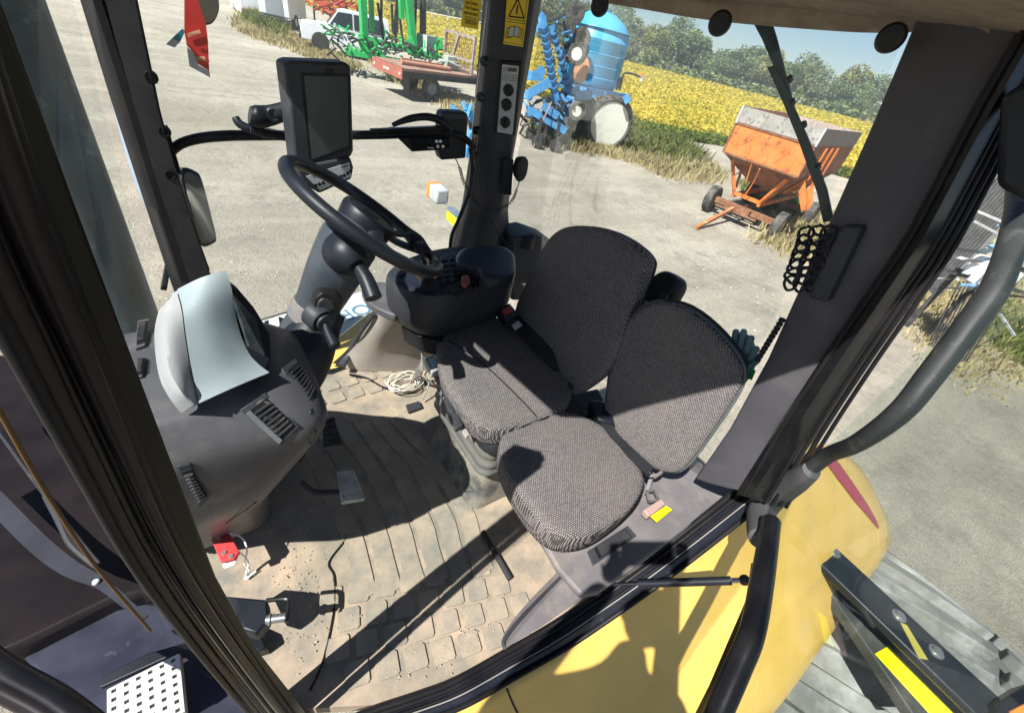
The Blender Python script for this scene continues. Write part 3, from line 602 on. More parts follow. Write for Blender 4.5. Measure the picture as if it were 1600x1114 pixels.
P2=[c+(p-c)*1.0-bn*.05 for p in smoothcurve(P,3)]; g=G(); g.poly(P2,-bn*.012); g.build('backrest_shell',DGR,bk,bevel=.004)
# hinge brackets and belts of the passenger seat
g=G(); 
for q in ([(922,624),(950,628),(962,662),(935,655)],): g.poly([PZ(x,y,.50) for x,y in q],(0,0,-.04))
g.build('seat_hinge',BLK,pseat,bevel=.006)
g=G(); A_=[PZ(x,y,.49) for x,y in [(935,655),(958,690),(985,718),(1012,742)]]; B_=[PZ(x,y,.49) for x,y in [(946,648),(968,680),(995,706),(1022,730)]]
g.loft([[a,b,b-V(0,0,.003),a-V(0,0,.003)] for a,b in zip(A_,B_)]); g.build('seat_belt',bm_,pseat)
g=G(); g.tube([PZ(x,y,.42) for x,y in [(1000,733),(1012,742),(1027,742),(1037,733)]],.006,8,4); g.tube([PZ(1020,738,.40),PZ(1010,772,.36)],.007,8,1,flat=.4); g.build('belt_anchor',TRIM,pseat)
z=.37
g=G(); P=[PZ(x,y,z) for x,y in [(1010,767),(1022,766),(1029,780),(1014,784)]]
for i in range(4): g.bar(P[i],P[(i+1)%4],.008,.004)
g.build('belt_tongue',MET,pseat)
g=G(); g.poly([PZ(x,y,z+.015) for x,y in [(1005,796),(1033,778),(1041,787),(1014,806)]],(0,0,-.025)); bu=g.build('belt_buckle',mat('pinkish worn plastic',(.30,.20,.18),(.38,.27,.25),rough=.5),pseat,bevel=.004)
g=G(); g.poly([PZ(x,y,z+.005) for x,y in [(1017,806),(1041,790),(1050,796),(1027,815)]],(0,0,-.004)); g.build('belt_label',YST,bu)
bpy.context.view_layer.update()
vent([(917,862),(978,826),(990,832),(990,838),(932,886)][:1]+[(980,822),(994,838),(926,884)],11,pseat,frame=DGR,label='slotted dark vent beside the passenger cushion')
# curved trim pocket in front of the plinth, by the sill
g=G(); rows=[]
pk=[[(872,892),(830,935),(800,970),(783,1000),(787,1013)],[(884,902),(842,948),(812,984),(795,1006),(792,1012)],[(912,932),(870,962),(835,985),(810,1000),(800,1006)]]
rows=[[PZ(x,y,z) for x,y in r] for r,z in zip(pk,(.002,.035,.03))]
g.loft([smoothcurve(r,4,False) for r in rows],closed=False); g.build('trim_pocket',TRIM,pseat)
g=G(); g.tube([PZ(x,y,.025) for x,y in [(880,898),(840,938),(808,972),(788,1000),(790,1014)]],.006,8,5); g.build('pocket_lip',DGR,pseat)
# ================================================================ RIGHT-HAND CONSOLE
def loftpx(rows,k=3): 
    g=G(); g.loft([smoothcurve([PZ(x,y,z) for x,y in r],k) for r,z in rows]); return g
ct=[(603,432),(612,418),(640,402),(690,388),(745,384),(790,388),(804,402),(804,430),(770,442),(700,462),(655,462),(620,448)]
g=G(); top=smoothcurve([PZ(x,y,.72) for x,y in ct],3); c=sum(top,Vector())/len(top)
def sh(P,k,z,dx=0,dy=0): return [V(c.x+(p.x-c.x)*k+dx,c.y+(p.y-c.y)*k+dy,z) for p in P]
g.loft([sh(top,.80,.50,.03,.02),sh(top,.93,.545,.015,.01),sh(top,.985,.60,.004),sh(top,1.0,.66),sh(top,1.0,.705),sh(top,.975,.72)])
cons=g.build('armrest_console',DGR,MC,smooth=True,label='dark right-hand armrest console carrying joystick and switch rows')
g=G(); cp=[(622,436),(640,410),(690,396),(728,390),(734,425),(718,440),(676,452),(650,452)]
g.poly([PZ(x,y,.727) for x,y in cp],(0,0,-.01)); pn=g.build('control_panel',mat('blue black panel',(.010,.013,.022),(.018,.022,.034),rough=.28,c3=(.08,.08,.08),c3s=18,c3lo=.62,c3hi=.9),cons,bevel=.003)
g=G()
for i in range(5):
    for j in range(3):
        x=676+j*13+i*1.5; y=404+i*8.2-j*1.5
        g.poly([PZ(x+a,y+b,.733) for a,b in ((0,0),(10,-1.2),(11,4.2),(1,5.2))],(0,0,-.006))
g.build('rocker_switch',BLKG,pn,bevel=.0015)
g=G()
for i in range(3): x,y=612+i*7,424-i*6; g.poly([PZ(x+a+8,y+b+4,.732) for a,b in ((0,0),(12,-3),(14,0),(2,4))],(0,0,-.006))
g.build('rocker_switch',BLKG,pn,bevel=.0015)
g=G(); b=PZ(670,446,.727); g.lathe([(.034,0),(.030,.006),(.033,.01),(.026,.017),(.029,.021),(.020,.028),(.015,.034)],b,(0,0,1),24); js=g.build('joystick_boot',BLK,pn)
g=G(); t=PZ(666,405,.84); g.tube([b+V(0,0,.03),b*.5+t*.5+V(0,0,0),t],[.013,.020,.017],12,4,flat=.75); jo=g.build('joystick',BLKG,pn)
for (x,y,r) in ((673,418,2.6),(675,426,2.6),(680,433,2.2)):
    g=G(); p=PZ(x,y,.81); g.lathe([(r*.0020,0),(r*.0018,.004),(0,.0055)],p,-Vector(ray(x,y)),12); g.build('joystick_button',ORG,jo)
g=G(); g.poly([PZ(x,y,.80) for x,y in [(648,424),(658,419),(660,430),(656,436)]],(0,0,-.008)); g.build('joystick_button',ORG,jo,bevel=.002)
pd=[(713,402),(724,391),(748,386),(785,388),(800,396),(805,408),(802,432),(775,440),(752,434),(746,424),(726,418),(714,412)]
g=G(); pillow(g,[PZ(x,y,.775) for x,y in pd],V(-.1,-.1,1),.05,crown=.3,edge=.2); g.build('arm_pad',mat('blue black leathercloth',(.014,.019,.028),(.022,.028,.040),rough=.35,bump=.2,bscale=200,c3=(.06,.06,.06),c3s=12,c3lo=.6,c3hi=.9),cons)
g=G(); g.poly([PZ(x,y,.742) for x,y in [(700,448),(716,440),(728,432),(746,440),(740,450),(722,452),(716,460)]],(0,0,-.02)); th_=g.build('throttle_holder',BLK,cons,bevel=.004)
g=G(); g.poly([PZ(x,y,.76) for x,y in [(722,430),(732,429),(735,438),(727,444),(721,439)]],(0,0,-.02)); g.build('throttle_button',mat('dull red plastic',(.30,.09,.08),(.36,.12,.10),rough=.5),th_,bevel=.003)
g=G(); P=[PZ(x,y,.52) for x,y in [(628,506),(700,512),(742,512),(740,535),(712,538),(668,530),(645,520)]]; g.loft([smoothcurve(P,3),smoothcurve([p+V(.02,.02,-.09) for p in P],3)]); g.build('console_bin',BLK,cons,bevel=.004)
# low extension of the console towards the glass
g=G(); P=[PZ(x,y,.60) for x,y in [(566,446),(600,440),(612,452),(622,490),(600,486),(574,470)]]; g.loft([smoothcurve([p+V(0,0,-.03) for p in P],3),smoothcurve(P,3)]); g.build('console_ledge',GRY,cons,bevel=.006)
# cup holder and sill ledge behind the console
g=G(); g.poly([PY(x,y,1.55) for x,y in [(800,372),(832,366),(862,376),(875,410),(850,470),(800,470)]],(0,.16,0)); lg=g.build('rear_ledge',DGR,MC,bevel=.012,seg=3)
g=G(); o=PY(824,368,1.56); g.lathe([(.030,-.05),(.030,0),(.036,.004),(.042,0),(.042,-.06),(.03,-.06)],o,(0,0,1),28); g.build('cup_holder',BLK,lg)
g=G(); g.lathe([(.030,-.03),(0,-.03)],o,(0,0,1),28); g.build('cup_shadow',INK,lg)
# flared light trim under the console
rows=[[(522,572,0),(560,579,0),(600,581,0),(640,580,0),(690,576,0)],[(548,548,.12),(580,552,.14),(612,550,.15),(650,548,.15),(694,540,.15)],[(570,520,.27),(592,524,.29),(620,520,.31),(655,520,.31),(700,515,.31)],[(586,492,.40),(600,490,.44),(630,490,.46),(662,492,.46),(706,490,.46)],[(592,462,.52),(604,468,.54),(632,474,.54),(668,478,.54),(710,478,.54)]]
g=G(); Dn=densify([[PZ(*p) for p in r] for r in rows],4); g.loft(Dn,closed=False); g.loft([[p+V(0,.03,-.005) for p in r] for r in Dn],closed=False); wa_=g.build('wheel_arch_trim',LGR,MC,label='dusty beige flared trim panel under the console')
c,nn=PZ(566,537,.17),V(-.4,-.8,.4); g=G(); g.lathe([(.009,0),(.009,.004),(.004,.005),(0,.003)],c,nn,14); g.build('screw',MET,wa_)
g=G(); g.tube([PZ(546,585,.02),PZ(575,592,.0),PZ(600,606,0),PZ(640,612,0)],.006,8,5); g.build('mat_cord',BLK,wa_)
g=G(); g.tube([PZ(534,572,.06),PZ(548,548,.10),PZ(562,522,.26),PZ(585,490,.42)],[.018,.018,.010,.010],12,3,flat=.6); g.build('window_base_seal',DGR,wa_)
# ================================================================ WINDOWS
g=G(); g.poly([PY(*p,1.70) for p in ((262,-60),(757,-60),(745,240),(738,390),(700,470),(560,560),(420,520),(330,430))],(0,.005,0)); 
g=G(); g.poly([V(-.10,1.62,1.62),V(1.0,1.70,1.62),V(1.0,1.70,.25),V(.2,1.66,.06),V(-.10,1.62,.2)],(0,.005,0)); g.build('window_pane',GLS,MC,smooth=False,label='clear side pane beyond the steering wheel')
g=G(); g.poly([V(1.215,1.66,1.60),V(1.24,.46,1.60),V(1.26,.28,.45),V(1.235,1.66,.45)],(.005,0,0)); g.build('window_pane',GLS,MC,smooth=False,label='clear rear pane behind the two seats')
g=G(); g.poly([V(-.10,.42,1.60),V(-.11,1.46,1.60),V(-.30,1.5,.5),V(-.26,.55,.3),V(-.12,.42,.3)],(-.005,0,0)); g.build('window_pane',GLF,MC,smooth=False,label='clear front pane between the two front posts')
# wiper on the rear pane
wx=1.27
g=G(); rowsw=[]
for (a,b) in (((1172,28),(1202,28)),((1190,62),(1212,60)),((1204,95),(1220,92)),((1222,140),(1232,138)),((1234,178),(1242,176)),((1258,240),(1266,238)),((1290,340),(1300,338))):
    A1=PX(*a,wx); B1=PX(*b,wx); rowsw.append([A1,B1,B1+V(.012,0,0),A1+V(.012,0,0)])
g.loft(rowsw); wi=g.build('wiper_arm',mat('faded green black',(.025,.045,.05),(.05,.075,.08),rough=.4,c3=(.12,.14,.14),c3s=12,c3lo=.6,c3hi=.9),MC,bevel=.002)
g=G(); rowsw=[]
for (a,b) in (((1199,106),(1208,103)),((1225,165),(1238,162)),((1248,222),(1263,218)),((1262,262),(1278,258)),((1276,300),(1292,297)),((1286,348),(1302,345))):
    A1=PX(*a,wx-.015); B1=PX(*b,wx-.015); rowsw.append([A1,B1,B1+V(.006,0,0),A1+V(.006,0,0)])
g.loft(rowsw); g.build('wiper_blade',mat('dark wiper rubber',(.012,.03,.035),(.03,.05,.055),rough=.35),wi)
g=G()
for x,y in ((1234,124),(1238,160),(1256,195),(1278,260)):
    g=G(); g.lathe([(0,-.007),(.007,-.006),(.007,.006),(0,.007)],PX(x,y,wx-.01),(-.6,.1,.4),10); g.build('wiper_joint',BLK,wi)
# ================================================================ GRAB BAR, MIRRORS, LAMP ARM
g=G(); g.tube([PY(266,238,1.60),PY(290,222,1.60),PY(345,213,1.6),PY(450,212,1.60),PY(600,211,1.6),PY(706,208,1.6),PY(742,232,1.6)],[.012,.0135,.015,.0145,.0145,.014,.012],14,5); gb=g.build('grab_bar',BLKG,MC,label='black tube spanning the side window that carries the devices')
g=G(); g.poly([PY(x,y,1.585) for x,y in [(246,200),(262,196),(272,232),(284,272),(276,282),(262,262)]],(0,.008,0)); bp=g.build('bar_bracket',BLKG,gb,bevel=.003)
g=G()
for x,y in ((258,205),(276,275)): g.lathe([(.010,0),(.012,.004),(.008,.010),(0,.012)],PY(x,y,1.583),(0,-1,0),14)
g.build('bolt',MET,bp)
g=G(); g.poly([PY(x,y,1.59) for x,y in [(580,203),(690,198),(705,206),(700,216),(580,218)]],(0,.02,0)); g.build('bar_rail',BLKG,gb,bevel=.002)
def mirror(outl,Y,D,label,rm=.008,tilt=V(.5,-1,.0)):
    P=[PP(x,y,(0,Y,0),tilt) for x,y in outl]; n=tilt.normalized(); g=G(); S=smoothcurve(P,4); c=sum(S,Vector())/len(S)
    g.loft([[c+(p-c)*.8-n*.07 for p in S],[c+(p-c)*1.0-n*.03 for p in S],[c+(p-c)*1.03+n*.0 for p in S],[c+(p-c)*.96+n*.004 for p in S]]); m=g.build('wing_mirror',BLK,MC,label=label)
    g=G(); g.poly([c+(p-c)*.93+n*.005 for p in S],n*.002); g.build('mirror_glass',MIR,m,smooth=False); return m,c,n
m1,c1,n1m=mirror([(284,270),(306,270),(316,285),(328,330),(337,368),(334,378),(314,382),(300,340)],2.1,0,'tall rear-view mirror just outside the far front post',tilt=V(.35,-1,.1))
m2,c2,n2m=mirror([(300,-40),(330,-40),(341,0),(340,22),(328,38),(306,34),(298,10)],1.8,0,'small dark mirror at the top of the side window',tilt=V(.2,-1,.2))
g=G(); g.tube([PY(350,-120,1.8),PY(330,-60,1.8),c2+V(0,.08,.1)],.012,8,3); g.build('mirror_arm',BLK,m2)
g=G(); g.tube([c1+V(0,.05,0),c1+V(-.1,.12,-.1),c1+V(-.22,-.02,-.35)],.012,8,3); g.build('mirror_arm',BLK,m1)
# lamp arm on the far side
az=.1
A1=[PZ(x,y,az) for x,y in [(700,338),(712,322),(800,392),(800,425)]]
a0_=PZ(703,332,az); a1_=PZ(800,420,az); g=G(); g.bar(a0_,a1_,.075,.10); la=g.build('lamp_arm',mat('grey blue arm paint',(.15,.17,.19),(.22,.24,.25),rough=.5,c3=(.05,.13,.25),c3s=4,c3lo=.5,c3hi=.6),MC,bevel=.006,label='far side lamp arm with a yellow reflector strip')
g=G(); d_=(a1_-a0_).normalized(); up_=V(-.6,-.75,.1); s1=d_.cross(V(0,0,1)).normalized(); s1=s1 if s1.dot(Vector(CAM)-a0_)>0 else -s1
M_=a0_+s1*.039; g.poly([M_+d_*.02+V(0,0,-.048),M_+d_*.30+V(0,0,-.048),M_+d_*.30+V(0,0,.03),M_+d_*.02+V(0,0,.03)],s1*.003); g.build('reflector_strip',YST,la)
lc=PZ(684,302,.18); g=G(); g.box(lc+d_*.02,(.17,.12,.13),math.atan2(d_.y,d_.x)); lh=g.build('marker_lamp',mat('clouded clear lens',(.38,.42,.42),(.52,.55,.54),rough=.3,scale=30),la,bevel=.02,seg=3)
g=G(); g.box(lc-d_*.085-V(.0,.01,0),(.08,.128,.136),math.atan2(d_.y,d_.x)); g.build('amber_lens',ORG,lh,bevel=.02,seg=3)
# pale sponson with decal lettering below the far glass
pale=mat('pale bonnet panel',(.50,.52,.50),(.60,.61,.58),rough=.35,c3=(.35,.35,.33),c3s=6,c3lo=.5,c3hi=.8)
g=G(); P=[PZ(x,y,-.25) for x,y in [(380,510),(470,478),(560,455),(600,450),(600,500),(560,520),(500,555),(430,590),(300,640)]]; g.poly(P,(0,0,-.25)); bon=g.build('side_panel',pale,MC,bevel=.02,label='pale bonnet flank with dark lettering seen through the far glass')
o=PZ(468,502,-.247); e=PZ(404,523,-.247); u=PZ(410,545,-.247)
textobj('8VA',.22,PZ(478,482,-.246),e-o,o-PZ(466,480,-.247),INK,parent=bon)
textobj('STORM',.17,PZ(604,462,-.246),e-o,o-PZ(466,480,-.247),mat('blue decal',(.12,.24,.33),rough=.4),parent=bon)
g=G(); g.tube([PZ(x,y,-.245) for x,y in [(400,502),(440,490),(480,478),(520,466)]],.006,6,2,flat=.3); g.build('panel_line',INK,bon)
g=G(); g.poly([PZ(x,y,-.20) for x,y in [(600,470),(560,498),(520,530),(505,560),(540,600),(640,600),(680,480)]],(0,0,-.2)); g.build('far_fender',YEL,MC,bevel=.02,label='far side yellow fender glimpsed through the lower glass')
# ================================================================ YELLOW FENDER, TYRE, LEFT LAMP ARM, DOOR
sa_=[(620,1160,0),(705,1112,0),(790,1062,0),(870,1010,0),(935,962,.02),(1005,908,.10),(1085,845,.22),(1165,778,.38),(1225,735,.36),(1268,688,.32)]
out=[(620,1500,-.5),(760,1420,-.5),(900,1360,-.5),(1010,1290,-.42),(1110,1210,-.36),(1215,1105,-.30),(1285,1010,-.27),(1342,925,-.24),(1392,840,-.22),(1362,758,-.20)]
SA=[PZ(*p) for p in sa_]; OU=[PZ(*p) for p in out]
rows=[]
for t in LS(0,1,15):
    r=[]
    for i,(a,b) in enumerate(zip(SA,OU)):
        p=a*(1-t)+b*t
        k=i/(len(SA)-1)
        sag=-.10*math.sin(math.pi*min(1,t*1.15))*(1-k)**1.2 + .05*math.sin(math.pi*t)*k
        p=V(p.x,p.y,p.z+sag); r.append(p)
    rows.append(smoothcurve(r,4,False))
rows.append([p+V(.02*0,-.012,-.05) for p in rows[-1]]); rows.append([p+V(.03,.03,-.16) for p in rows[-1]])
g=G(); g.loft(rows,closed=False); 
g.loft([[r[-1] for r in rows],[r[-1]+V(.01,.0,-.2) for r in rows]],closed=False)
fen=g.build('fender',YEL,MC,label='big glossy yellow body panel sweeping out from the door sill')
fen.modifiers.new('so','SOLIDIFY').thickness=.006; fen.modifiers['so'].offset=-1
bpy.context.view_layer.update()
decal('fender_stripe',[(1274,692),(1290,700),(1310,724),(1330,752),(1352,784),(1368,812),(1372,824)],[(1277,700),(1290,724),(1312,754),(1335,784),(1353,804),(1365,818),(1371,826)],MARO,fen,off=.004,label='maroon leaf-shaped stripe on the fender crown')
g=G(); pts=[on(x,y,off=.0004)[0] for x,y in ((792,1075),(797,1088),(803,1102),(808,1112))]; pts.append(pts[-1]*2-pts[-2]); g.tube(pts,.0035,6,1); g.build('panel_gap',INK,fen)
g=G(); pts=[on(x,y,off=.0004)[0] for x,y in ((1373,826),(1372,850),(1362,880),(1352,895))]; g.tube(pts,.0014,6,3); g.build('crown_crease',mat('dull yellow line',(.45,.33,.12),rough=.5),fen)
# tyre
tc=V(2.28,-.9,-1.17); R0=.85
ty=G(); prof=[(.40,.62),(.60,.66),(.76,.64),(.83,.58),(R0,.45),(R0+.01,.2),(R0+.012,0),(R0+.01,-.2),(R0,-.45),(.83,-.58),(.76,-.64),(.60,-.66),(.40,-.62)]
ty.lathe(prof,tc,(0,1,0),72); tyre=ty.build('tyre',RUBD,MC,label='wide dusty flotation tyre below the yellow fender')
g=G()
for i in range(26):
    for s_ in (-1,1):
        rg=[]
        for t in LS(0,1,8):
            yy=s_*(.02+.58*t); an=2*math.pi*(i+(.5 if s_>0 else 0))/26+t*.26; ww=.055+.02*t
            rr1=R0+.012-.03*t*t
            c_=lambda a,r: tc+V(r*math.cos(a),yy,r*math.sin(a))
            rg.append([c_(an-ww,rr1-.03),c_(an-ww*.75,rr1+.045),c_(an+ww*.75,rr1+.045),c_(an+ww,rr1-.03)])
        g.loft(rg)
g.build('tread_lug',RUBD,tyre,bevel=.006)
# left lamp arm with bolts
ra=PZ(1236,812,.02); rb=PZ(1566,1122,.02); d=(rb-ra).normalized(); sd=d.cross(V(0,0,1)).normalized()
g=G(); W_=.075
g.loft([[p-sd*W_,p+sd*W_,p+sd*W_+V(0,0,-.03),p+sd*.02+V(0,0,-.08),p-sd*W_+V(0,0,-.05)] for p in (ra,rb)]); rl=g.build('lamp_arm',mat('black olive steel',(.010,.014,.017),(.018,.022,.026),rough=.4,c3=(.10,.10,.09),c3s=18,c3lo=.6,c3hi=.85),MC,bevel=.008,label='near side black lamp arm with bolt heads and yellow strip over the fender')
for f_,(x,y) in enumerate(((1303,863),(1404,962),(1462,1018))):
    c=PZ(x,y,.02); g=G(); g.lathe([(.024,0),(.024,.004),(.015,.006),(.015,.014),(0,.015)],c,(0,0,1),18 if f_ else 6+12); g.build('bolt',MET,rl)
g=G(); g.poly([PZ(x,y,-.12) for x,y in [(1368,1020),(1388,1008),(1500,1122),(1470,1132)]],(0,0,-.02)); g.build('reflector_strip',YST,rl,bevel=.003)
g=G(); g.poly([PZ(x,y,-.125) for x,y in [(1240,822),(1290,845),(1560,1130),(1450,1150),(1360,1016),(1300,930)]],(0,0,-.05)); g.build('arm_web',mat('dark grey steel web',(.035,.04,.04),(.06,.065,.06),rough=.5,c3=(.14,.13,.11),c3s=10,c3lo=.5,c3hi=.8),rl,bevel=.006)
g=G(); g.poly([PZ(x,y,.0225) for x,y in [(1407,972),(1417,976),(1450,1030),(1436,1028)]],(0,0,-.002)); g.build('faded_label',mat('faded yellow label',(.35,.30,.06),(.42,.36,.08),rough=.5),rl)
g=G(); g.poly([PZ(x,y,.05) for x,y in [(1555,1100),(1610,1065),(1640,1130),(1570,1140)]],(0,0,-.08)); lm=g.build('marker_lamp',BLK,rl,bevel=.01)
g=G(); g.poly([PZ(x,y,.055) for x,y in [(1578,1110),(1612,1092),(1640,1130),(1590,1140)]],(0,0,-.02)); g.build('amber_lens',ORG,lm,bevel=.004)
# door: elbow at the hinge foot, bottom rail runs towards the viewer
E0=PZ(1205,782,.50); dd=Vector((PZ(1110,1114,.48)-E0)); dd.z=0; dd.normalize(); dn=V(-dd.y,dd.x,0)
def DP(x,y): return PP(x,y,E0,dn)
g=G(); g.tube([DP(1212,772),DP(1250,745),DP(1292,712),DP(1340,692),DP(1405,645),DP(1455,585),DP(1512,510),DP(1560,440),DP(1588,350),DP(1592,290),DP(1590,180)],[.022,.020,.019,.019,.021,.022,.022,.022,.022,.021,.021],18,6); door=g.build('door_frame',mat('black green tube',(.022,.025,.026),(.035,.039,.038),rough=.55,c3=(.11,.115,.105),c3s=26,c3lo=.55,c3hi=.85),MC,label='bent black tube frame of the opened glass door')
g=G(); g.tube([DP(1205,815),DP(1192,900),DP(1176,985),DP(1150,1050),DP(1108,1150),DP(1080,1260)],[.024,.025,.024,.024,.023,.023],18,6); g.build('bottom_rail',BLKG,door)
g=G(); rw_=[]
for a_,b_ in (((1175,880),(1180,880)),((1166,940),(1172,940)),((1140,1000),(1166,1000)),((1110,1070),(1140,1080)),((1085,1120),(1118,1130)),((1050,1190),(1090,1200))):
    A2=DP(*a_)+dn*.01;B2=DP(*b_)+dn*.01; rw_.append([A2,B2,B2-dn*.012,A2-dn*.012])
g.loft(rw_); g.build('door_seal',RUBE,door)
g=G(); g.tube([DP(1188,842),DP(1188,838),DP(1188,808),DP(1198,784),DP(1220,766),DP(1244,750),DP(1268,735)],[.026,.032,.037,.040,.038,.033,.022],20,5); g.build('corner_elbow',mat('grey elbow casting',(.05,.05,.055),(.075,.075,.08),rough=.5,c3=(.13,.125,.12),c3s=5,c3lo=.5,c3hi=.9,bump=.3,bscale=200),door)
g=G(); st0=PY(925,915,.19); st0=PZ(936,914,.15); st1=DP(1152,898)+dn*.02
di=(st1-st0); g.tube([st0,st0+di*.32],[.0045,.0045],10,1); g.tube([st0+di*.30,st0+di*.92],[.0115,.0115],16,1); stt=g.build('gas_strut',BLK,door)
g=G(); g.lathe([(0,-.014),(.011,-.01),(.014,0),(.011,.01),(0,.014)],st1,(0,0,1),14); g.build('strut_joint',DUST,stt)
g=G(); g.tube([st0+di*.9,st1],.007,8,1); g.build('strut_rod',CHRM,stt)
g=G(); g.bar(PZ(914,903,.17),PZ(938,924,.15),.035,.02); g.build('strut_bracket',DUST,stt,bevel=.004)
g=G(); gl=[E0+V(0,0,.0),E0+V(0,0,1.15),E0+dd*1.0+V(0,0,1.15),E0+dd*1.0+V(0,0,-.0)]
g.poly(gl,dn*.005); g.build('window_pane',GLT,door,smooth=False,label='tinted glass of the opened door')
# ================================================================ LEFT OUTSIDE: stack, deck, step
g=G(); cts=[PY(115,0,1.35)]
pa=0;pb=PY(-10,0,2.0);pd_=PY(158,400,2.0)
lo_=PY(250,560,1.3)
g.tube([pb+(pb-pd_)*.8,pb,pd_,pd_+(pd_-pb)*.9],[.105]*4,36,1); g.build('exhaust_stack',PIPE,MC,label='thick dull grey exhaust stack standing ahead of the windscreen')
g=G(); g.tube([PY(172,140,1.9),PY(196,220,1.9),PY(222,300,1.9),PY(255,375,1.9)],[.012,.03,.03,.012],10,4,flat=.3); g.build('mirror_back',mat('pale blue mirror back',(.25,.33,.42),(.35,.45,.55),rough=.4),MC,label='pale blue reflective strip outside the far front post')
zb=-.42
dk=mat('brown black glossy hood',(.010,.008,.009),(.016,.012,.013),rough=.35,c3=(.04,.033,.03),c3s=20,c3lo=.66,c3hi=.95,spec=.1)
g=G(); g.poly([PZ(x,y,zb) for x,y in [(-260,520),(60,560),(230,650),(340,800),(360,900),(170,940),(40,1005),(-200,1110)]],(0,0,-.25)); ft=g.build('front_cowl',dk,MC,bevel=.02,label='glossy brown black cowl below the windscreen')
pur=mat('dark deck with painted violet sheen',(.028,.030,.046),(.045,.047,.07),spec=.2,rough=.3,c3=(.22,.22,.24),c3s=15,c3lo=.6,c3hi=.9,metal=.2)  # dark deck; its violet-blue highlight is put into the base colour
g=G(); g.poly([PZ(x,y,-.50) for x,y in [(20,1012),(180,935),(400,960),(420,1114),(330,1180),(140,1130)]],(0,0,-.1)); dkp=g.build('side_deck',pur,MC,bevel=.01)
g=G(); g.tube([PZ(22,1010,-.49),PZ(100,970,-.49),PZ(186,932,-.49)],.011,8,2); g.build('deck_edge',LGP,dkp)
g=G(); g.tube([PZ(0,1018,-.46),PZ(90,966,-.46),PZ(190,918,-.46)],.02,8,2); g.build('deck_seal',INK,dkp)
# strap arc with rivets
g=G(); SP=[(-30,760,-.30),(0,790,-.3),(60,850,-.3),(110,888,-.3),(160,912,-.3),(200,945,-.3),(228,964,-.3)]
c_=[PZ(*p) for p in SP]; w_=[.028,.028,.027,.024,.016,.012,.008]
rg=[]
for i,p in enumerate(c_):
    t_=(c_[min(i+1,6)]-c_[max(i-1,0)]).normalized(); s_=t_.cross(V(0,0,1)).normalized(); rg.append([p-s_*w_[i],p+s_*w_[i],p+s_*w_[i]-V(0,0,.006),p-s_*w_[i]-V(0,0,.006)])
g.loft([list(x) for x in zip(*[smoothcurve([r[j] for r in rg],3,False) for j in range(4)])]); stp=g.build('wiper_strap',mat('slate strap',(.022,.023,.032),(.035,.037,.05),rough=.85),MC,label='slate grey curved strap arm with rivets outside the near post')
g=G()
for x,y in ((150,909),(100,824),(109,846)): g.lathe([(.011,0),(.009,.006),(0,.008)],PZ(x,y,-.295),(0,0,1),12)
g.build('rivet',LGP,stp)
g=G(); g.tube([PZ(x,y,-.27) for x,y in [(70,775),(95,815),(112,850),(150,885)]],[.008,.014,.012,.008],8,4); g.tube([PZ(x,y,-.27) for x,y in [(-20,650),(60,760),(130,850),(155,880)]],.006,6,4); g.build('linkage',DUST,stp)
for i,(pp_,m) in enumerate((([(-40,570),(20,680),(80,782),(150,885),(235,985)],mat('amber brown trim',(.10,.05,.012),(.06,.03,.01),rough=.35)),([(-60,1000),(10,1050),(90,1095),(160,1150)],BLKG),([(-60,1030),(0,1072),(70,1110),(120,1150)],MAHO),([(-60,975),(20,1030),(110,1085),(200,1150)],mat('amber brown trim',(.3,.15,.03))))):
    g=G(); g.tube([PY(x,y,.31) if i==0 else PZ(x,y,-.05) for x,y in pp_],(.0015,.03,.025,.006)[i],10,5); g.build('lower_trim',m,npo)
# perforated step
P=[PZ(x,y,-.38) for x,y in [(167,1085),(276,1022),(322,1060),(318,1180),(172,1180)]]
a,b,c,d=PZ(167,1078,-.38),PZ(278,1022,-.38),PZ(314,1110,-.38)+V(0,0,0),PZ(167,1180,-.38)
ux=(b-a); uy=(d-a); ux.z=uy.z=0
g=G(); N1,N2=6,7
# plate with real square holes: built as a lattice of cells
def cell(i,j):
    o_=a+ux*(i/N1)+uy*(j/N2); e1=ux/N1; e2=uy/N2
    O=[o_,o_+e1,o_+e1+e2,o_+e2]; I=[o_+e1*u+e2*v for u,v in((.3,.3),(.7,.3),(.7,.7),(.3,.7))]
    for k in range(4):
        g.poly([O[k],O[(k+1)%4],I[(k+1)%4],I[k]],(0,0,-.006))
        g.poly([I[k],I[(k+1)%4],I[(k+1)%4]+V(0,0,-.02),I[k]+V(0,0,-.02)],V(.001,.001,0))
for i in range(N1):
    for j in range(N2): cell(i,j)
g.poly([b,b+uy,b+uy+V(0,0,-.04),b+V(0,0,-.04)],V(.003,0,0)); g.poly([a,b,b+V(0,0,-.04),a+V(0,0,-.04)],V(.003,0.002,0))
g.build('entry_step',STEP,MC,smooth=False,label='pale galvanised step plate punched with square holes')
g=G(); g.poly([PZ(x,y,-.40) for x,y in [(155,1075),(160,1055),(230,1020),(300,1000),(330,1030),(330,1060),(280,1018)]],(0,0,-.02)); g.build('step_bracket',BLK,MC,bevel=.004)
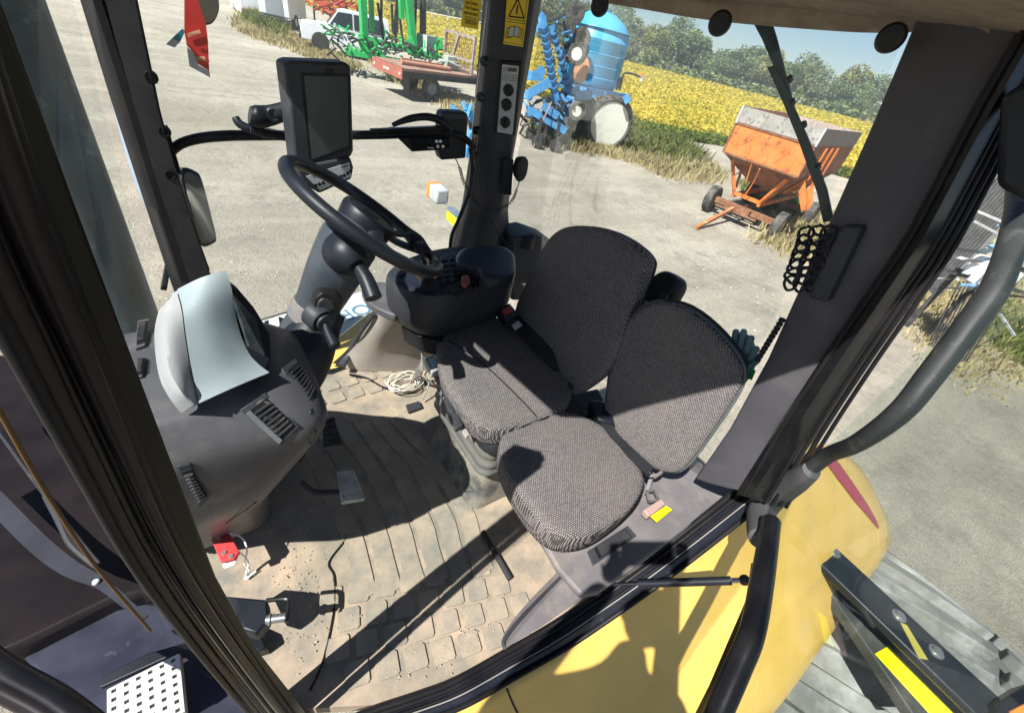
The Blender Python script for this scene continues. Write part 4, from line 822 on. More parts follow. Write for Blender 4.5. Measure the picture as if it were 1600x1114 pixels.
# ================================================================ LOOSE THINGS IN THE CAB
n=V(.12,-1,.05).normalized(); p0=V(.35,1.38,1.2)
mon=empty('display_monitor',PP(500,180,p0,n),'dark square-screened display terminal mounted on the grab bar above the wheel','monitor')
g=slab([(444,99),(456,95),(540,98),(549,104),(553,236),(549,246),(476,260),(462,256),(446,110)][0:1]+[(456,95),(540,98),(549,104),(553,236),(549,246),(476,262),(462,256)],p0,n,.075); mh=g.build('housing',DGR,mon,bevel=.008,seg=3)
g=slab([(470,114),(547,115),(549,233),(483,256)],p0+n*.001,n,.004); g.build('screen_border',INK,mh)
g=slab([(475,119),(543,120),(545,228),(488,250)],p0+n*.0025,n,.004); g.build('screen',SCR,mh)
g=slab([(508,107),(522,107),(522,117),(508,117)],p0+n*.0015,n,.003); g.build('light_sensor',INK,mh)
pb_=p0+n*.0; g=slab([(462,262),(548,246),(553,262),(550,280),(500,303),(478,290)],p0+n*.01,n,.05); kb=g.build('key_panel',DGR,mon,bevel=.006)
g=slab([(478,276),(546,254),(549,276),(500,298)],p0+n*.0115,n,.003); g.build('key_plate',LGP,kb)
g=G()
for i,(x,y) in enumerate(((533,276),(538,274),(543,271),(548,268),(527,279),(493,290),(499,288),(505,286),(511,283))):
    c=PP(x,y,p0+n*.012,n); g.lathe([(.0052,0),(.0052,.0015),(.0035,.002),(0,.002)],c,n,10)
g.build('key',INK,kb)
g=G(); g.bar(PP(485,272,p0+n*.0125,n),PP(510,264,p0+n*.0125,n),.002,.001,up=n); g.bar(PP(533,262,p0+n*.0125,n),PP(544,259,p0+n*.0125,n),.003,.001,up=n); g.build('key_mark',INK,kb)
g=G(); g.tube([PY(390,180,1.50),PY(402,183,1.5),PY(425,180,1.5),PY(450,172,1.47)],[.024,.030,.026,.022],16,4); ma=g.build('mount_arm',BLK,mon)
g=G(); g.lathe([(.017,0),(.017,.004),(.012,.004),(.011,.002),(0,.002)],PY(428,180,1.474),(0,-1,0),18); g.build('mount_knob',DGR,ma)
g=G(); g.tube([PY(368,184,1.53),PY(376,195,1.52),PY(400,205,1.51),PY(430,212,1.51),PY(455,215,1.5)],[.010,.012,.012,.012,.012],12,4); ho=g.build('corrugated_hose',BLK,mon)
g=G(); A_,B_=PY(392,201,1.51),PY(448,214,1.5)
for i in range(18): c=A_.lerp(B_,i/17); g.lathe([(.011,-.002),(.0145,0),(.011,.002)],c+V(0,0,.0),B_-A_,12)
g.build('hose_rib',DUST,ho)
# radio
ra_=empty('radio_unit',PY(665,224,1.55),'black two-way radio box with white keys slung under the grab bar','radio')
nr=V(.0,-1,-.15).normalized(); pr=V(.8,1.56,1.1)
g=slab([(622,217),(704,219),(706,234),(644,238)],pr,nr,.10); g.build('housing',BLK,ra_,bevel=.003)
g=slab([(640,219),(702,221),(703,232),(646,235)],pr+nr*.002,nr,.003); rf=g.build('face_plate',BLKG,ra_)
g=G()
for x,y in ((682,221),(688,221),(684,229),(692,229)): g.lathe([(.006,0),(.006,.002),(0,.002)],PP(x,y,pr+nr*.004,nr),nr,10)
g.build('key',WHT,rf)
g=G(); g.bar(PP(668,231,pr+nr*.003,nr),PP(678,232,pr+nr*.003,nr),.004,.001,up=nr); g.build('face_mark',LGP,rf)
sp=empty('control_box',PY(712,210,1.58),'taller black box with rounded corners between radio and post','box')
g=slab([(690,178),(694,175),(728,176),(732,182),(728,248),(690,251),(685,236)],V(.9,1.60,1.1),V(0,-1,0),.05); g.build('housing',BLK,sp,bevel=.006)
g=slab([(692,176),(731,178),(730,188),(688,187)],V(.9,1.594,1.1),V(0,-1,0),.05); g.build('lid',DGR,sp,bevel=.004)
g=G(); g.tube([PY(613,196,1.58),PY(640,186,1.57),PY(668,183,1.57),PY(690,190,1.57),PY(705,205,1.57)],[.007,.012,.013,.013,.011],12,5); tag(g.build('cable_loom',BLK),'black arched cable loom lying over the grab bar','cable')
# microphone + coil cord
mic=empty('hand_microphone',PY(815,265,1.55),'black hand microphone hung on the far side of the rear post','microphone')
g=G(); P=[PY(x,y,1.55) for x,y in [(806,262),(812,246),(822,246),(824,256),(820,275),(812,284),(806,280)]]; S=smoothcurve(P,3); c=sum(S,Vector())/len(S); g.loft([[c+(p-c)*.8+V(0,.03,0) for p in S],S,[c+(p-c)*.9-V(0,.012,0) for p in S],[c+(p-c)*.4-V(0,.014,0) for p in S]]); g.build('body',BLK,mic)
cord=[PY(x,y,1.53) for x,y in [(812,282),(806,300),(798,316),(780,328),(760,328),(742,318),(730,296),(722,278),(718,262),(710,245)]]
S=smoothcurve(cord,26,False); pts=[]; 
for i,p in enumerate(S):
    tt=(S[min(i+1,len(S)-1)]-S[max(0,i-1)]).normalized(); a_=tt.orthogonal().normalized(); b_=tt.cross(a_); rr2=.006 if 20<i<210 else .001
    pts.append(p+rr2*(math.cos(i*1.25)*a_+math.sin(i*1.25)*b_))
g=G(); g.tube(pts,.0022,5,1); g.build('coiled_cord',BLK,mic)
g=G(); g.tube([PY(x,y,1.56) for x,y in [(735,232),(738,262),(733,300),(718,340),(706,368),(703,395)]],.0085,10,6); tag(g.build('power_cable',BLK),'thick black cable falling from the bar to the console','cable')
g=G()
for off in (0,5,-4):
    g.tube([PY(x+off,y,1.56+off*.002) for x,y in [(744,215),(742,245),(748,280),(752,320),(745,360),(752,385)]],.0032,6,5)
g.tube([PY(x,y,1.55) for x,y in [(756,290),(768,340),(785,372),(800,388)]],.003,6,4)
tag(g.build('post_wires',BLK),'bundle of thin black wires running down the rear post edge','cable')
for x,y in ((745,204),(744,243),(757,96),(751,152)):
    g=G(); g.lathe([(0,-.012),(.015,-.01),(.017,.0),(.015,.01),(0,.012)],PY(x,y,1.60),(-1,-.3,0),14); g.build('rubber_plug',BLK,mp)
# tangle of pale cable by the seat foot
g=G()
for k in range(9):
    pts=[]; c=PZ(632+4*math.sin(k*2.1),596+3*math.cos(k*1.7),.01+.006*k); 
    for a in LS(0,5.6,14): pts.append(c+V(math.cos(a+k)*(.075+.012*math.sin(k*3)),math.sin(a+k)*(.05+.012*math.cos(k*2.3)),.012*math.sin(a*2+k)))
    g.tube(pts,.0028,6,3)
tag(g.build('cable_coil',WHC),'tangled coil of pale cable on the floor beside the driver seat','cable')
g=G()
for k in range(6):
    g.tube([PZ(640+k*3,600-k*2,.03),PZ(650+k*2,580,.1+.02*k),PZ(664-k,560-k*4,.25),PZ(672,540-k*3,.38)],.003,6,5)
g.tube([PZ(660,625,.02),PZ(670,600,.08),PZ(664,585,.06),PZ(675,575,.2)],.004,6,5)
tag(g.build('cable_bunch',mat('grey cable',(.2,.19,.17),(.3,.28,.25),rough=.6)),'grey wires rising from the floor coil to the seat edge','cable')
g=G(); g.poly([PZ(x,y,.47) for x,y in [(663,560),(678,554),(689,574),(675,582)]],(0,0,-.03)); ph=g.build('wiring_module',mat('grey module',(.3,.31,.31),(.36,.37,.37),rough=.45),bevel=.004); tag(ph,'small grey electrical module with a pale blue label at the seat corner','module')
g=G(); g.poly([PZ(x,y,.472) for x,y in [(669,561),(678,558),(685,570),(676,574)]],(0,0,-.001)); g.build('module_label',mat('pale blue label',(.45,.68,.68),(.5,.72,.72),rough=.4),ph)
# grit and soil crumbs on the mat
q=[]; rr_2=random.Random(4); g=G()
for i in range(420):
    k=rr_2.random()
    if k<.45: x,y=rr_2.gauss(.0,.05),rr_2.gauss(.66,.12)
    elif k<.7: x,y=rr_2.gauss(.28,.18),rr_2.gauss(.30,.03)+.0
    else: x,y=rr_2.uniform(-.1,.6),rr_2.uniform(.3,1.5)
    if y<.22+max(0,.33-x)*.5 or y>1.55 or x<-.12 or (x>.55 and y>.55): continue
    s=rr_2.uniform(.0008,.0030); g.lathe([(0,-s*.6),(s,0),(0,s*.7)],V(x,y,.003),(rr_2.uniform(-1,1),rr_2.uniform(-1,1),1),5)
gt_=g.build('floor_grit',mat('soil crumbs',(.34,.27,.18),(.5,.42,.31),rough=.95,scale=40),smooth=False); gt_['kind']='stuff'
# bar lying on the mat
g=G(); a_,b_=PZ(754,830,.012),PZ(797,905,.012); g.bar(a_,b_,.014,.018); tag(g.build('steel_bar',DUST,bevel=.002),'short black bar lying on the sunlit mat','bar')
g=G(); g.poly([PZ(x,y,.014) for x,y in [(634,632),(655,626),(660,636),(638,644)]],(0,0,-.012)); tag(g.build('rubber_pad',DGR,bevel=.003),'small dark pad lying on the shaded mat near the seat','pad')
# red hanging bracket with white wire
rb_=empty('red_bracket',PZ(350,850,.10),'red metal bracket with a white wire hanging at the dash foot','bracket')
g=G(); g.poly([PZ(x,y,.15) for x,y in [(322,824),(347,812),(356,828),(374,862),(366,872),(345,878)]],(0,0,-.012)); b1_=g.build('plate',RED,rb_,bevel=.002)
g=G(); g.poly([PZ(x,y,.155) for x,y in [(322,824),(347,812),(354,830),(346,834),(342,822),(326,830)]],(0,0,-.004)); g.build('plate_edge',mat('pale red paint',(.7,.25,.22),(.75,.3,.26),rough=.4),b1_)
g=G(); g.poly([PZ(x,y,.13) for x,y in [(345,878),(372,868),(366,882),(350,888)]],(0,0,-.004)); g.build('foot',WHT,b1_)
for x,y in ((341,838),(350,864),(361,869)): g=G(); g.lathe([(.007,0),(.006,.004),(0,.004)],PZ(x,y,.15),(0,0,1),10); g.build('rivet',MET,b1_)
g=G(); g.tube([PZ(x,y,z) for x,y,z in [(356,832,.15),(378,840,.14),(386,860,.11),(382,880,.06),(390,890,.02),(382,905,.01),(400,892,.01)]],.0026,6,5); g.tube([PZ(x,y,z) for x,y,z in [(374,862,.13),(388,878,.06),(384,900,.012),(398,890,.01)]],.0022,6,5); g.build('wire',WHT,rb_)
# red and blue torn decals on the side window
g=G(); g.poly([PY(x,y,1.60) for x,y in [(288,-30),(300,-30),(322,40),(325,64),(327,112),(309,100),(302,82),(292,72),(288,50)]],(0,.001,0)); de=g.build('torn_sticker',mat('red sticker film',(.55,.04,.03),(.62,.06,.05),rough=.4)); tag(de,'torn red warning sticker hanging on the glass beside the far mirror','sticker')
g=G(); g.poly([PY(x,y,1.602) for x,y in [(292,74),(303,82),(310,102),(327,112),(329,122),(296,104)]],(0,.001,0)); g.build('sticker_backing',LGP,de)
pk=mat('pale orange label',(.75,.42,.26),(.8,.48,.3),rough=.5)
for q in ([(292,53),(312,47),(314,53),(294,59)],[(304,89),(320,89),(322,96),(306,96)]):
    g=G(); g.poly([PY(x,y,1.597) for x,y in q],(0,.001,0)); g.build('sticker_label',pk,de)
for (x,y) in ((293.5,57.5),(306,95)): textobj('Danger',.011,PY(x,y,1.595),V(1,0,.2) if y<60 else V(1,0,0),V(0,0,1),mat('brown ink',(.25,.08,.04)),parent=de)
g=G(); g.poly([PY(x,y,1.60) for x,y in [(285,45),(289,50),(281,67),(273,74),(260,69)]],(0,.001,0)); bl=g.build('torn_sticker',mat('teal sticker film',(.03,.18,.26),(.05,.25,.34),rough=.3)); tag(bl,'small torn teal sticker scrap left of the red one','sticker')
g=G(); g.poly([PY(x,y,1.598) for x,y in [(269,61),(281,66),(273,75),(260,70)]],(0,.001,0)); g.build('sticker_backing',LGP,bl)
# knotted cord net and bead strap on the gray post
net=G(); c=PX(1272,405,1.13)
uN=(PX(1290,360,1.13)-PX(1262,450,1.13)).normalized(); vN=(PX(1290,405,1.13)-PX(1250,405,1.13)).normalized(); Lk=(PX(1290,360,1.13)-PX(1262,450,1.13)).length
random.seed(3)
for i in range(7):
    for j in range(3):
        o=c+uN*(Lk*((i+.5)/7-.5)*1.0)+vN*((j-1.3)*.022)+V(-.012,0,0)
        pts=[o+uN*(.016*math.cos(a)*(1+.3*random.random()))+vN*(.013*math.sin(a)*(1+.3*random.random()))+V(.006*math.sin(2*a+i),0,0) for a in LS(0,6.28,9)]
        net.tube(pts,.0034,6,3)
tag(net.build('cord_net',BLK),'black knotted cord hanging on the edge of the broad grey post','cord')
g=G(); a_,b_=PX(1222,500,1.14),PX(1184,562,1.14)
for i in range(11): g.lathe([(0,-.006),(.008,-.004),(.008,.004),(0,.006)],a_.lerp(b_,i/10),b_-a_,8)
tag(g.build('bead_strap',BLK),'notched black strap sticking out behind the grey post','strap')
# glove behind the passenger seat
gv=G(); gx=1.2
pal=[PX(x,y,gx) for x,y in [(1130,560),(1142,528),(1158,520),(1172,532),(1178,560),(1168,590),(1150,602)]]
pillow(gv,pal,V(-1,0,.2),.03,crown=.3)
for a,b in (((1146,545),(1150,518)),((1156,545),(1162,518)),((1166,550),(1174,528)),((1172,560),(1182,545)),((1168,575),(1184,562))): gv.tube([PX(*a,gx-.01),PX(*b,gx-.012)],[.011,.009],10,1); gv.lathe([(.009,0),(.006,.006),(0,.008)],PX(*b,gx-.012),PX(*b,gx)-PX(*a,gx),10)
tag(gv.build('work_glove',mat('teal grey glove cloth',(.12,.22,.24),(.2,.3,.31),rough=.9,scale=20,bump=.5,bscale=200),smooth=True),'teal grey work glove stuffed behind the passenger backrest','glove')
g=G(); g.poly([PX(x,y,1.19) for x,y in [(1168,572),(1180,580),(1174,594),(1163,588)]],(.004,0,0)); gt=g.build('green_tag',mat('green plastic',(.02,.30,.08),(.03,.36,.1),rough=.4)); tag(gt,'small green tag beside the work glove','tag')
# ================================================================ THE PHOTOGRAPHER, standing on the ladder platform at the doorway
PH=empty('person',(-.30,-.36,-.42),'person in dark shirt and jeans leaning in at the doorway holding up a phone','person')
def skin(name,vs,es,m,parent,sub=2):
    me=bpy.data.meshes.new(name); me.from_pydata([v[0] for v in vs],es,[]); o=bpy.data.objects.new(name,me); col.objects.link(o)
    md=o.modifiers.new('k','SKIN'); sv=me.skin_vertices[0].data
    for i,v in enumerate(vs): r=v[1]; sv[i].radius=r if isinstance(r,tuple) else (r,r)
    sv[0].use_root=True; md.use_smooth_shade=True; s=o.modifiers.new('s','SUBSURF'); s.levels=s.render_levels=sub
    me.materials.append(m); hook(o,parent); return o
SK=mat('skin',(.55,.33,.24),(.62,.39,.29),rough=.5); SH=mat('dark blue shirt',(.03,.045,.08),(.05,.065,.10),rough=.9); JN=mat('jeans cloth',(.05,.08,.15),(.08,.11,.19),rough=.9)
Fh=Vector((float(FW[0]),float(FW[1]),0)).normalized(); Rt=V(Fh.y,-Fh.x,0)
def bp_(f,r,z): return V(-.17,-.19,0)+Fh*f+Rt*r+V(0,0,z)
hl=Vector(CAM)-Vector(FW)*.05-Vector(RIGHT)*.10; hr=Vector(CAM)-Vector(FW)*.05+Vector(RIGHT)*.10
vs=[(bp_(-.24,0,.52),(.18,.13)),(bp_(-.22,0,.72),(.18,.13)),(bp_(-.16,0,.92),(.19,.13)),(bp_(-.10,0,1.08),(.17,.12)),(bp_(-.04,0,1.20),.06),(bp_(.0,0,1.30),.065),
 (bp_(-.08,-.19,1.06),.075),(bp_(-.04,-.26,.86),.06),(hl-Fh*.05-V(0,0,.06),.032),
 (bp_(-.08,.19,1.06),.075),(bp_(-.04,.26,.86),.06),(hr-Fh*.05-V(0,0,.06),.032),
 (bp_(-.22,-.10,.42),.10),(bp_(-.19,-.12,.02),.065),(bp_(-.24,-.12,-.35),.045),(bp_(-.12,-.13,-.38),.04),
 (bp_(-.22,.10,.42),.10),(bp_(-.19,.12,.02),.065),(bp_(-.24,.12,-.35),.045),(bp_(-.12,.13,-.38),.04)]
es=[(0,1),(1,2),(2,3),(3,4),(4,5),(3,6),(6,7),(7,8),(3,9),(9,10),(10,11),(0,12),(12,13),(13,14),(14,15),(0,16),(16,17),(17,18),(18,19)]
body=skin('body',vs,es,SK,PH)
g=G(); hc=bp_(.02,0,1.42); rings=[]
for t in LS(-1,1,13):
    w=math.sqrt(max(0,1-t*t)); z=.125*t; fwd=.012*(1 if t<0 else 0)
    rings.append([hc+Rt*(.078*w*(1 if t>-.3 else .88)*math.cos(a))+Fh*((.098 if math.sin(a)<0 else .09)*w*math.sin(a)+fwd)+V(0,0,z) for a in LS(0,2*math.pi,20,False)])
g.loft(rings); 
for s_ in (-1,1): g.lathe([(.02,-.008),(.026,0),(.02,.008),(0,.008)],hc+Rt*.08*s_,Rt*s_,12)
g.tube([hc+Fh*.092+V(0,0,.02),hc+Fh*.112-V(0,0,.015),hc+Fh*.098-V(0,0,.03)],[.009,.015,.012],8,3); g.tube([hc+Fh*.088-Rt*.025-V(0,0,.058),hc+Fh*.094-V(0,0,.057),hc+Fh*.088+Rt*.025-V(0,0,.058)],.006,8,3)
hd=g.build('head',SK,PH)
g=G()
for s_ in (-1,1): g.lathe([(0,-.006),(.012,0),(0,.008)],hc+Fh*.082+Rt*.032*s_+V(0,0,.012),Fh,12)
g.build('eye',WHT,hd)
g=G(); rings=[]
for t in LS(.12,1,8):
    w=math.sqrt(max(0,1-t*t)); rings.append([hc-Fh*.012+Rt*(.088*w*math.cos(a))+Fh*(.104*w*math.sin(a))+V(0,0,.138*t) for a in LS(0,2*math.pi,20,False)])
g.loft(rings); g.build('hair',mat('brown hair',(.05,.03,.02),(.09,.055,.03),rough=.8),hd)
vs2=[(v[0],tuple(q*1.12 for q in v[1]) if isinstance(v[1],tuple) else v[1]*1.14) for v in vs]
skin('shirt',[vs2[0],vs2[1],vs2[2],vs2[3],(vs2[6][0],vs2[6][1]),(vs2[7][0].lerp(vs2[6][0],.35),.066),(vs2[9][0],vs2[9][1]),(vs2[10][0].lerp(vs2[9][0],.35),.066)],[(0,1),(1,2),(2,3),(3,4),(4,5),(3,6),(6,7)],SH,PH)
skin('trousers',[vs2[0],vs2[12],vs2[13],(vs2[14][0]+V(0,0,.03),.058),vs2[16],vs2[17],(vs2[18][0]+V(0,0,.03),.058)],[(0,1),(1,2),(2,3),(0,4),(4,5),(5,6)],JN,PH)
for s_ in (12+3,16+3):
    p=vs[s_][0]; g=G(); S=[p+Fh*(.02+.14*math.cos(a))+Rt*(.05*math.sin(a)) for a in LS(0,2*math.pi,20,False)]; g.loft([[V(q.x,q.y,-.42) for q in S],[V(q.x,q.y,-.38) for q in S],[V(p.x,p.y,0)*.3+V(q.x,q.y,0)*.7+V(0,0,-.32) for q in S]]); g.build('shoe',BLK,PH)
# hands round the phone
for hnd,s_ in ((hl,-1),(hr,1)):
    R_v=Vector(RIGHT); U_v=Vector(UP); F_v=Vector(FW)
    vv=[(hnd-Fh*.05-V(0,0,.05),.026),(hnd-F_v*.02,(.036,.02))]; ee=[(0,1)]
    for i in range(4):
        b=len(vv); o=hnd+U_v*(.03-.02*i)-F_v*.02; L_=(.9,1,.95,.8)[i]
        vv+=[(o+R_v*s_*.005,.011),(o+R_v*s_*.018*L_+F_v*.012,.009),(o-R_v*s_*.004+F_v*.026,.008),(o-R_v*s_*.018*L_+F_v*.022,.007)]
        ee+=[(1,b),(b,b+1),(b+1,b+2),(b+2,b+3)]
    b=len(vv); vv+=[(hnd-U_v*.03-F_v*.03,.012),(hnd-R_v*s_*.02-U_v*.01-F_v*.035,.010),(hnd-R_v*s_*.04+U_v*.01-F_v*.03,.008)]; ee+=[(1,b),(b,b+1),(b+1,b+2)]
    skin('hand',vv,ee,SK,PH)
pc_=Vector(CAM)-Vector(FW)*.034; M_=Matrix((RIGHT,UP,-FW)).transposed().to_3x3()
g=G(); g.box(pc_,(.16,.075,.009),M=M_); tag(g.build('mobile_phone',BLK,bevel=.004),'black mobile phone held up level by the person at the doorway','phone')
g=G()
for i in range(9): g.bar(V(-.62+i*.055,-.75,-.43),V(-.62+i*.055,-.15,-.43),.02,.02)
for y in (-.75,-.45,-.15): g.bar(V(-.66,y,-.44),V(-.14,y,-.44),.03,.03)
for x in (-.66,-.14): g.bar(V(x,-.75,-.44),V(x,-.75,-1.6),.03,.05)
for z in (-.8,-1.15,-1.5): g.bar(V(-.66,-.75,z),V(-.14,-.75,z),.05,.03)
g.build('ladder_platform',MET,MC,label='grated ladder platform outside the doorway')
_mx=min(proj(v.co if hasattr(v,'co') else v)[1] for v in [x[0] for x in vs] if (np.array(v if not hasattr(v,'co') else v.co)-CAM)@FW>0.0) if any(((np.array(x[0])-CAM)@FW)>0 for x in vs) else None
print('person min image y in front:',_mx)
# ================================================================ THE YARD, FIELD AND TREES
def hz(x,y):
    d=np.hypot(x,y); t=np.clip((d-34)/95,0,1); t=t*t*(3-2*t); far=np.clip((d-140)/200,0,1)
    return GZ+1.9*t
def numgrid(name,xs,ys,zf,m):
    X,Y=np.meshgrid(xs,ys); Z=zf(X,Y); nx,ny=len(xs),len(ys); vs=np.stack([X,Y,Z],-1).reshape(-1,3)
    i=np.arange(ny-1)[:,None]*nx+np.arange(nx-1)[None]; f=np.stack([i,i+1,i+nx+1,i+nx],-1).reshape(-1,4)
    me=bpy.data.meshes.new(name); me.from_pydata(vs.tolist(),[],f.tolist()); me.materials.append(m); me.polygons.foreach_set('use_smooth',[True]*len(me.polygons)); o=bpy.data.objects.new(name,me); col.objects.link(o); return o
def gravel():
    m=bpy.data.materials.new('gravel yard'); m.use_nodes=True; n=m.node_tree; b=n.nodes['Principled BSDF']; L=n.links.new
    tc=n.nodes.new('ShaderNodeTexCoord'); b.inputs['Roughness'].default_value=.95; b.inputs['Specular IOR Level'].default_value=.2
    def nz(s,d=6,r=.6,v=None):
        q=n.nodes.new('ShaderNodeTexNoise'); q.inputs['Scale'].default_value=s; q.inputs['Detail'].default_value=d; q.inputs['Roughness'].default_value=r; L(v or tc.outputs['Object'],q.inputs['Vector']); return q.outputs['Fac']
    def ramp(f,*st):
        q=n.nodes.new('ShaderNodeValToRGB'); e=q.color_ramp.elements
        while len(e)<len(st): e.new(.5)
        for k,(p,c) in enumerate(st): e[k].position=p; e[k].color=(*c,1)
        L(f,q.inputs[0]); return q.outputs[0]
    def mixc(f,a,c,mode='MIX'):
        q=n.nodes.new('ShaderNodeMix'); q.data_type='RGBA'; q.blend_type=mode
        if isinstance(f,float): q.inputs[0].default_value=f
        else: L(f,q.inputs[0])
        L(a,q.inputs[6]); 
        if isinstance(c,tuple): q.inputs[7].default_value=(*c,1)
        else: L(c,q.inputs[7])
        return q.outputs[2]
    base=ramp(nz(.35,8),(.32,(.42,.37,.29)),(.5,(.54,.48,.375)),(.68,(.65,.59,.475)))
    fine=ramp(nz(55,5,.75),(.3,(.55,.55,.55)),(.55,(1,1,1)),(.75,(1.35,1.33,1.3)))
    c=mixc(1.0,base,fine,'MULTIPLY')
    vo=n.nodes.new('ShaderNodeTexVoronoi'); vo.inputs['Scale'].default_value=28; L(tc.outputs['Object'],vo.inputs['Vector'])
    st=ramp(vo.outputs['Distance'],(.0,(1,1,1)),(.22,(1,1,1)),(.33,(0,0,0))); sel=ramp(vo.outputs['Color'],(.6,(0,0,0)),(.72,(1,1,1)))
    mm=n.nodes.new('ShaderNodeMath'); mm.operation='MULTIPLY'; L(st,mm.inputs[0]); L(sel,mm.inputs[1])
    m2=n.nodes.new('ShaderNodeMath'); m2.operation='MULTIPLY'; L(mm.outputs[0],m2.inputs[0]); m2.inputs[1].default_value=.6
    c=mixc(m2.outputs[0],c,(.66,.64,.59))
    # wheel tracks: long stretched noise
    mp=n.nodes.new('ShaderNodeMapping'); mp.inputs['Rotation'].default_value=(0,0,math.radians(-38)); mp.inputs['Scale'].default_value=(.06,1.1,1); L(tc.outputs['Object'],mp.inputs[0])
    tr=ramp(nz(1.2,6,.6,mp.outputs[0]),(.42,(0,0,0)),(.62,(.55,.55,.55))); c=mixc(tr,c,(.36,.325,.265))
    gr=ramp(nz(.12,7,.7),(.56,(0,0,0)),(.70,(.8,.8,.8))); c=mixc(gr,c,(.38,.31,.18))
    L(c,b.inputs['Base Color'])
    gr2=ramp(nz(1.7,9,.75),(.50,(0,0,0)),(.66,(.75,.75,.75))); c=mixc(gr2,c,(.30,.275,.225)); L(c,b.inputs['Base Color'])
    bp=n.nodes.new('ShaderNodeBump'); bp.inputs['Strength'].default_value=.9; bp.inputs['Distance'].default_value=.03; L(nz(40,6,.75),bp.inputs['Height'])
    bp2=n.nodes.new('ShaderNodeBump'); bp2.inputs['Strength'].default_value=.8; bp2.inputs['Distance'].default_value=.10; L(nz(5,6,.65),bp2.inputs['Height']); L(bp2.outputs[0],bp.inputs['Normal']); L(bp.outputs[0],b.inputs['Normal'])
    return m
xs=np.concatenate([np.linspace(-600,-60,10),np.linspace(-50,180,70),np.linspace(200,900,14)])
gnd=numgrid('ground',xs,xs,lambda X,Y:hz(X,Y),gravel()); gnd['kind']='structure'
# poly helper and scattering
def inpoly(px,py,poly):
    c=np.zeros(px.shape,bool); n=len(poly)
    for i in range(n):
        x1,y1=poly[i]; x2,y2=poly[(i+1)%n]
        c^=((y1>py)!=(y2>py))&(px<(x2-x1)*(py-y1)/((y2-y1) or 1e-9)+x1)
    return c
def scatter(poly,n,dens=None):
    P=np.array(poly); lo=P.min(0);hi=P.max(0); out=[]
    tot=0
    while tot<n:
        q=rng.random((n*2,2))*(hi-lo)+lo; q=q[inpoly(q[:,0],q[:,1],poly)]
        if dens is not None: q=q[rng.random(len(q))<dens(q)]
        out.append(q); tot+=len(q)
    return np.concatenate(out)[:n]
def cards(name,P,size,up=.5,m=None,aspect=.6,parent=None,kind=None):
    """many small leaf quads at points P (n,3)"""
    n=len(P); a=rng.normal(size=(n,3)); a[:,2]*=up; a/=np.linalg.norm(a,axis=1)[:,None]; b=rng.normal(size=(n,3)); b-=a*(a*b).sum(1)[:,None]; b/=np.linalg.norm(b,axis=1)[:,None]
    s=(np.array(size)*(.6+.8*rng.random(n)))[:,None]; a=a*s; b=b*s*aspect
    v=np.stack([P-a,P-b*.9+a*.1,P+a,P+b],1).reshape(-1,3)
    me=bpy.data.meshes.new(name); me.vertices.add(4*n); me.vertices.foreach_set('co',v.ravel()); me.loops.add(4*n); me.loops.foreach_set('vertex_index',np.arange(4*n)); me.polygons.add(n); me.polygons.foreach_set('loop_start',np.arange(n)*4); me.polygons.foreach_set('loop_total',np.full(n,4)); me.update()
    me.materials.append(m); return me
def leafmat(name,c1,c2,c3,s=3,rnd=True,tr=.3):
    m=bpy.data.materials.new(name); m.use_nodes=True; n=m.node_tree; b=n.nodes['Principled BSDF']; L=n.links.new
    b.inputs['Roughness'].default_value=.7; b.inputs['Specular IOR Level'].default_value=.25
    gm=n.nodes.new('ShaderNodeNewGeometry'); tc=n.nodes.new('ShaderNodeTexCoord'); nz=n.nodes.new('ShaderNodeTexNoise'); nz.inputs['Scale'].default_value=s; nz.inputs['Detail'].default_value=4; L(tc.outputs['Object'],nz.inputs['Vector'])
    ad=n.nodes.new('ShaderNodeMath'); ad.operation='MULTIPLY_ADD'; ad.inputs[1].default_value=.5; L(gm.outputs['Random Per Island'],ad.inputs[0]); 
    sb=n.nodes.new('ShaderNodeMath'); sb.operation='MULTIPLY_ADD'; sb.inputs[1].default_value=1.1; sb.inputs[2].default_value=-.3; L(nz.outputs['Fac'],sb.inputs[0]); L(sb.outputs[0],ad.inputs[2])
    cr=n.nodes.new('ShaderNodeValToRGB'); e=cr.color_ramp.elements; e.new(.5); e[0].position=.15;e[1].position=.5;e[2].position=.85
    for k,c in enumerate((c1,c2,c3)): e[k].color=(*c,1)
    L(ad.outputs[0],cr.inputs[0]); L(cr.outputs[0],b.inputs['Base Color'])
    t=n.nodes.new('ShaderNodeBsdfTranslucent'); L(cr.outputs[0],t.inputs[0]); mx=n.nodes.new('ShaderNodeMixShader'); mx.inputs[0].default_value=tr; L(b.outputs[0],mx.inputs[1]); L(t.outputs[0],mx.inputs[2]); L(mx.outputs[0],n.nodes['Material Output'].inputs[0])
    return m
def stuff(name,me): o=bpy.data.objects.new(name,me); col.objects.link(o); o['kind']='stuff'; return o
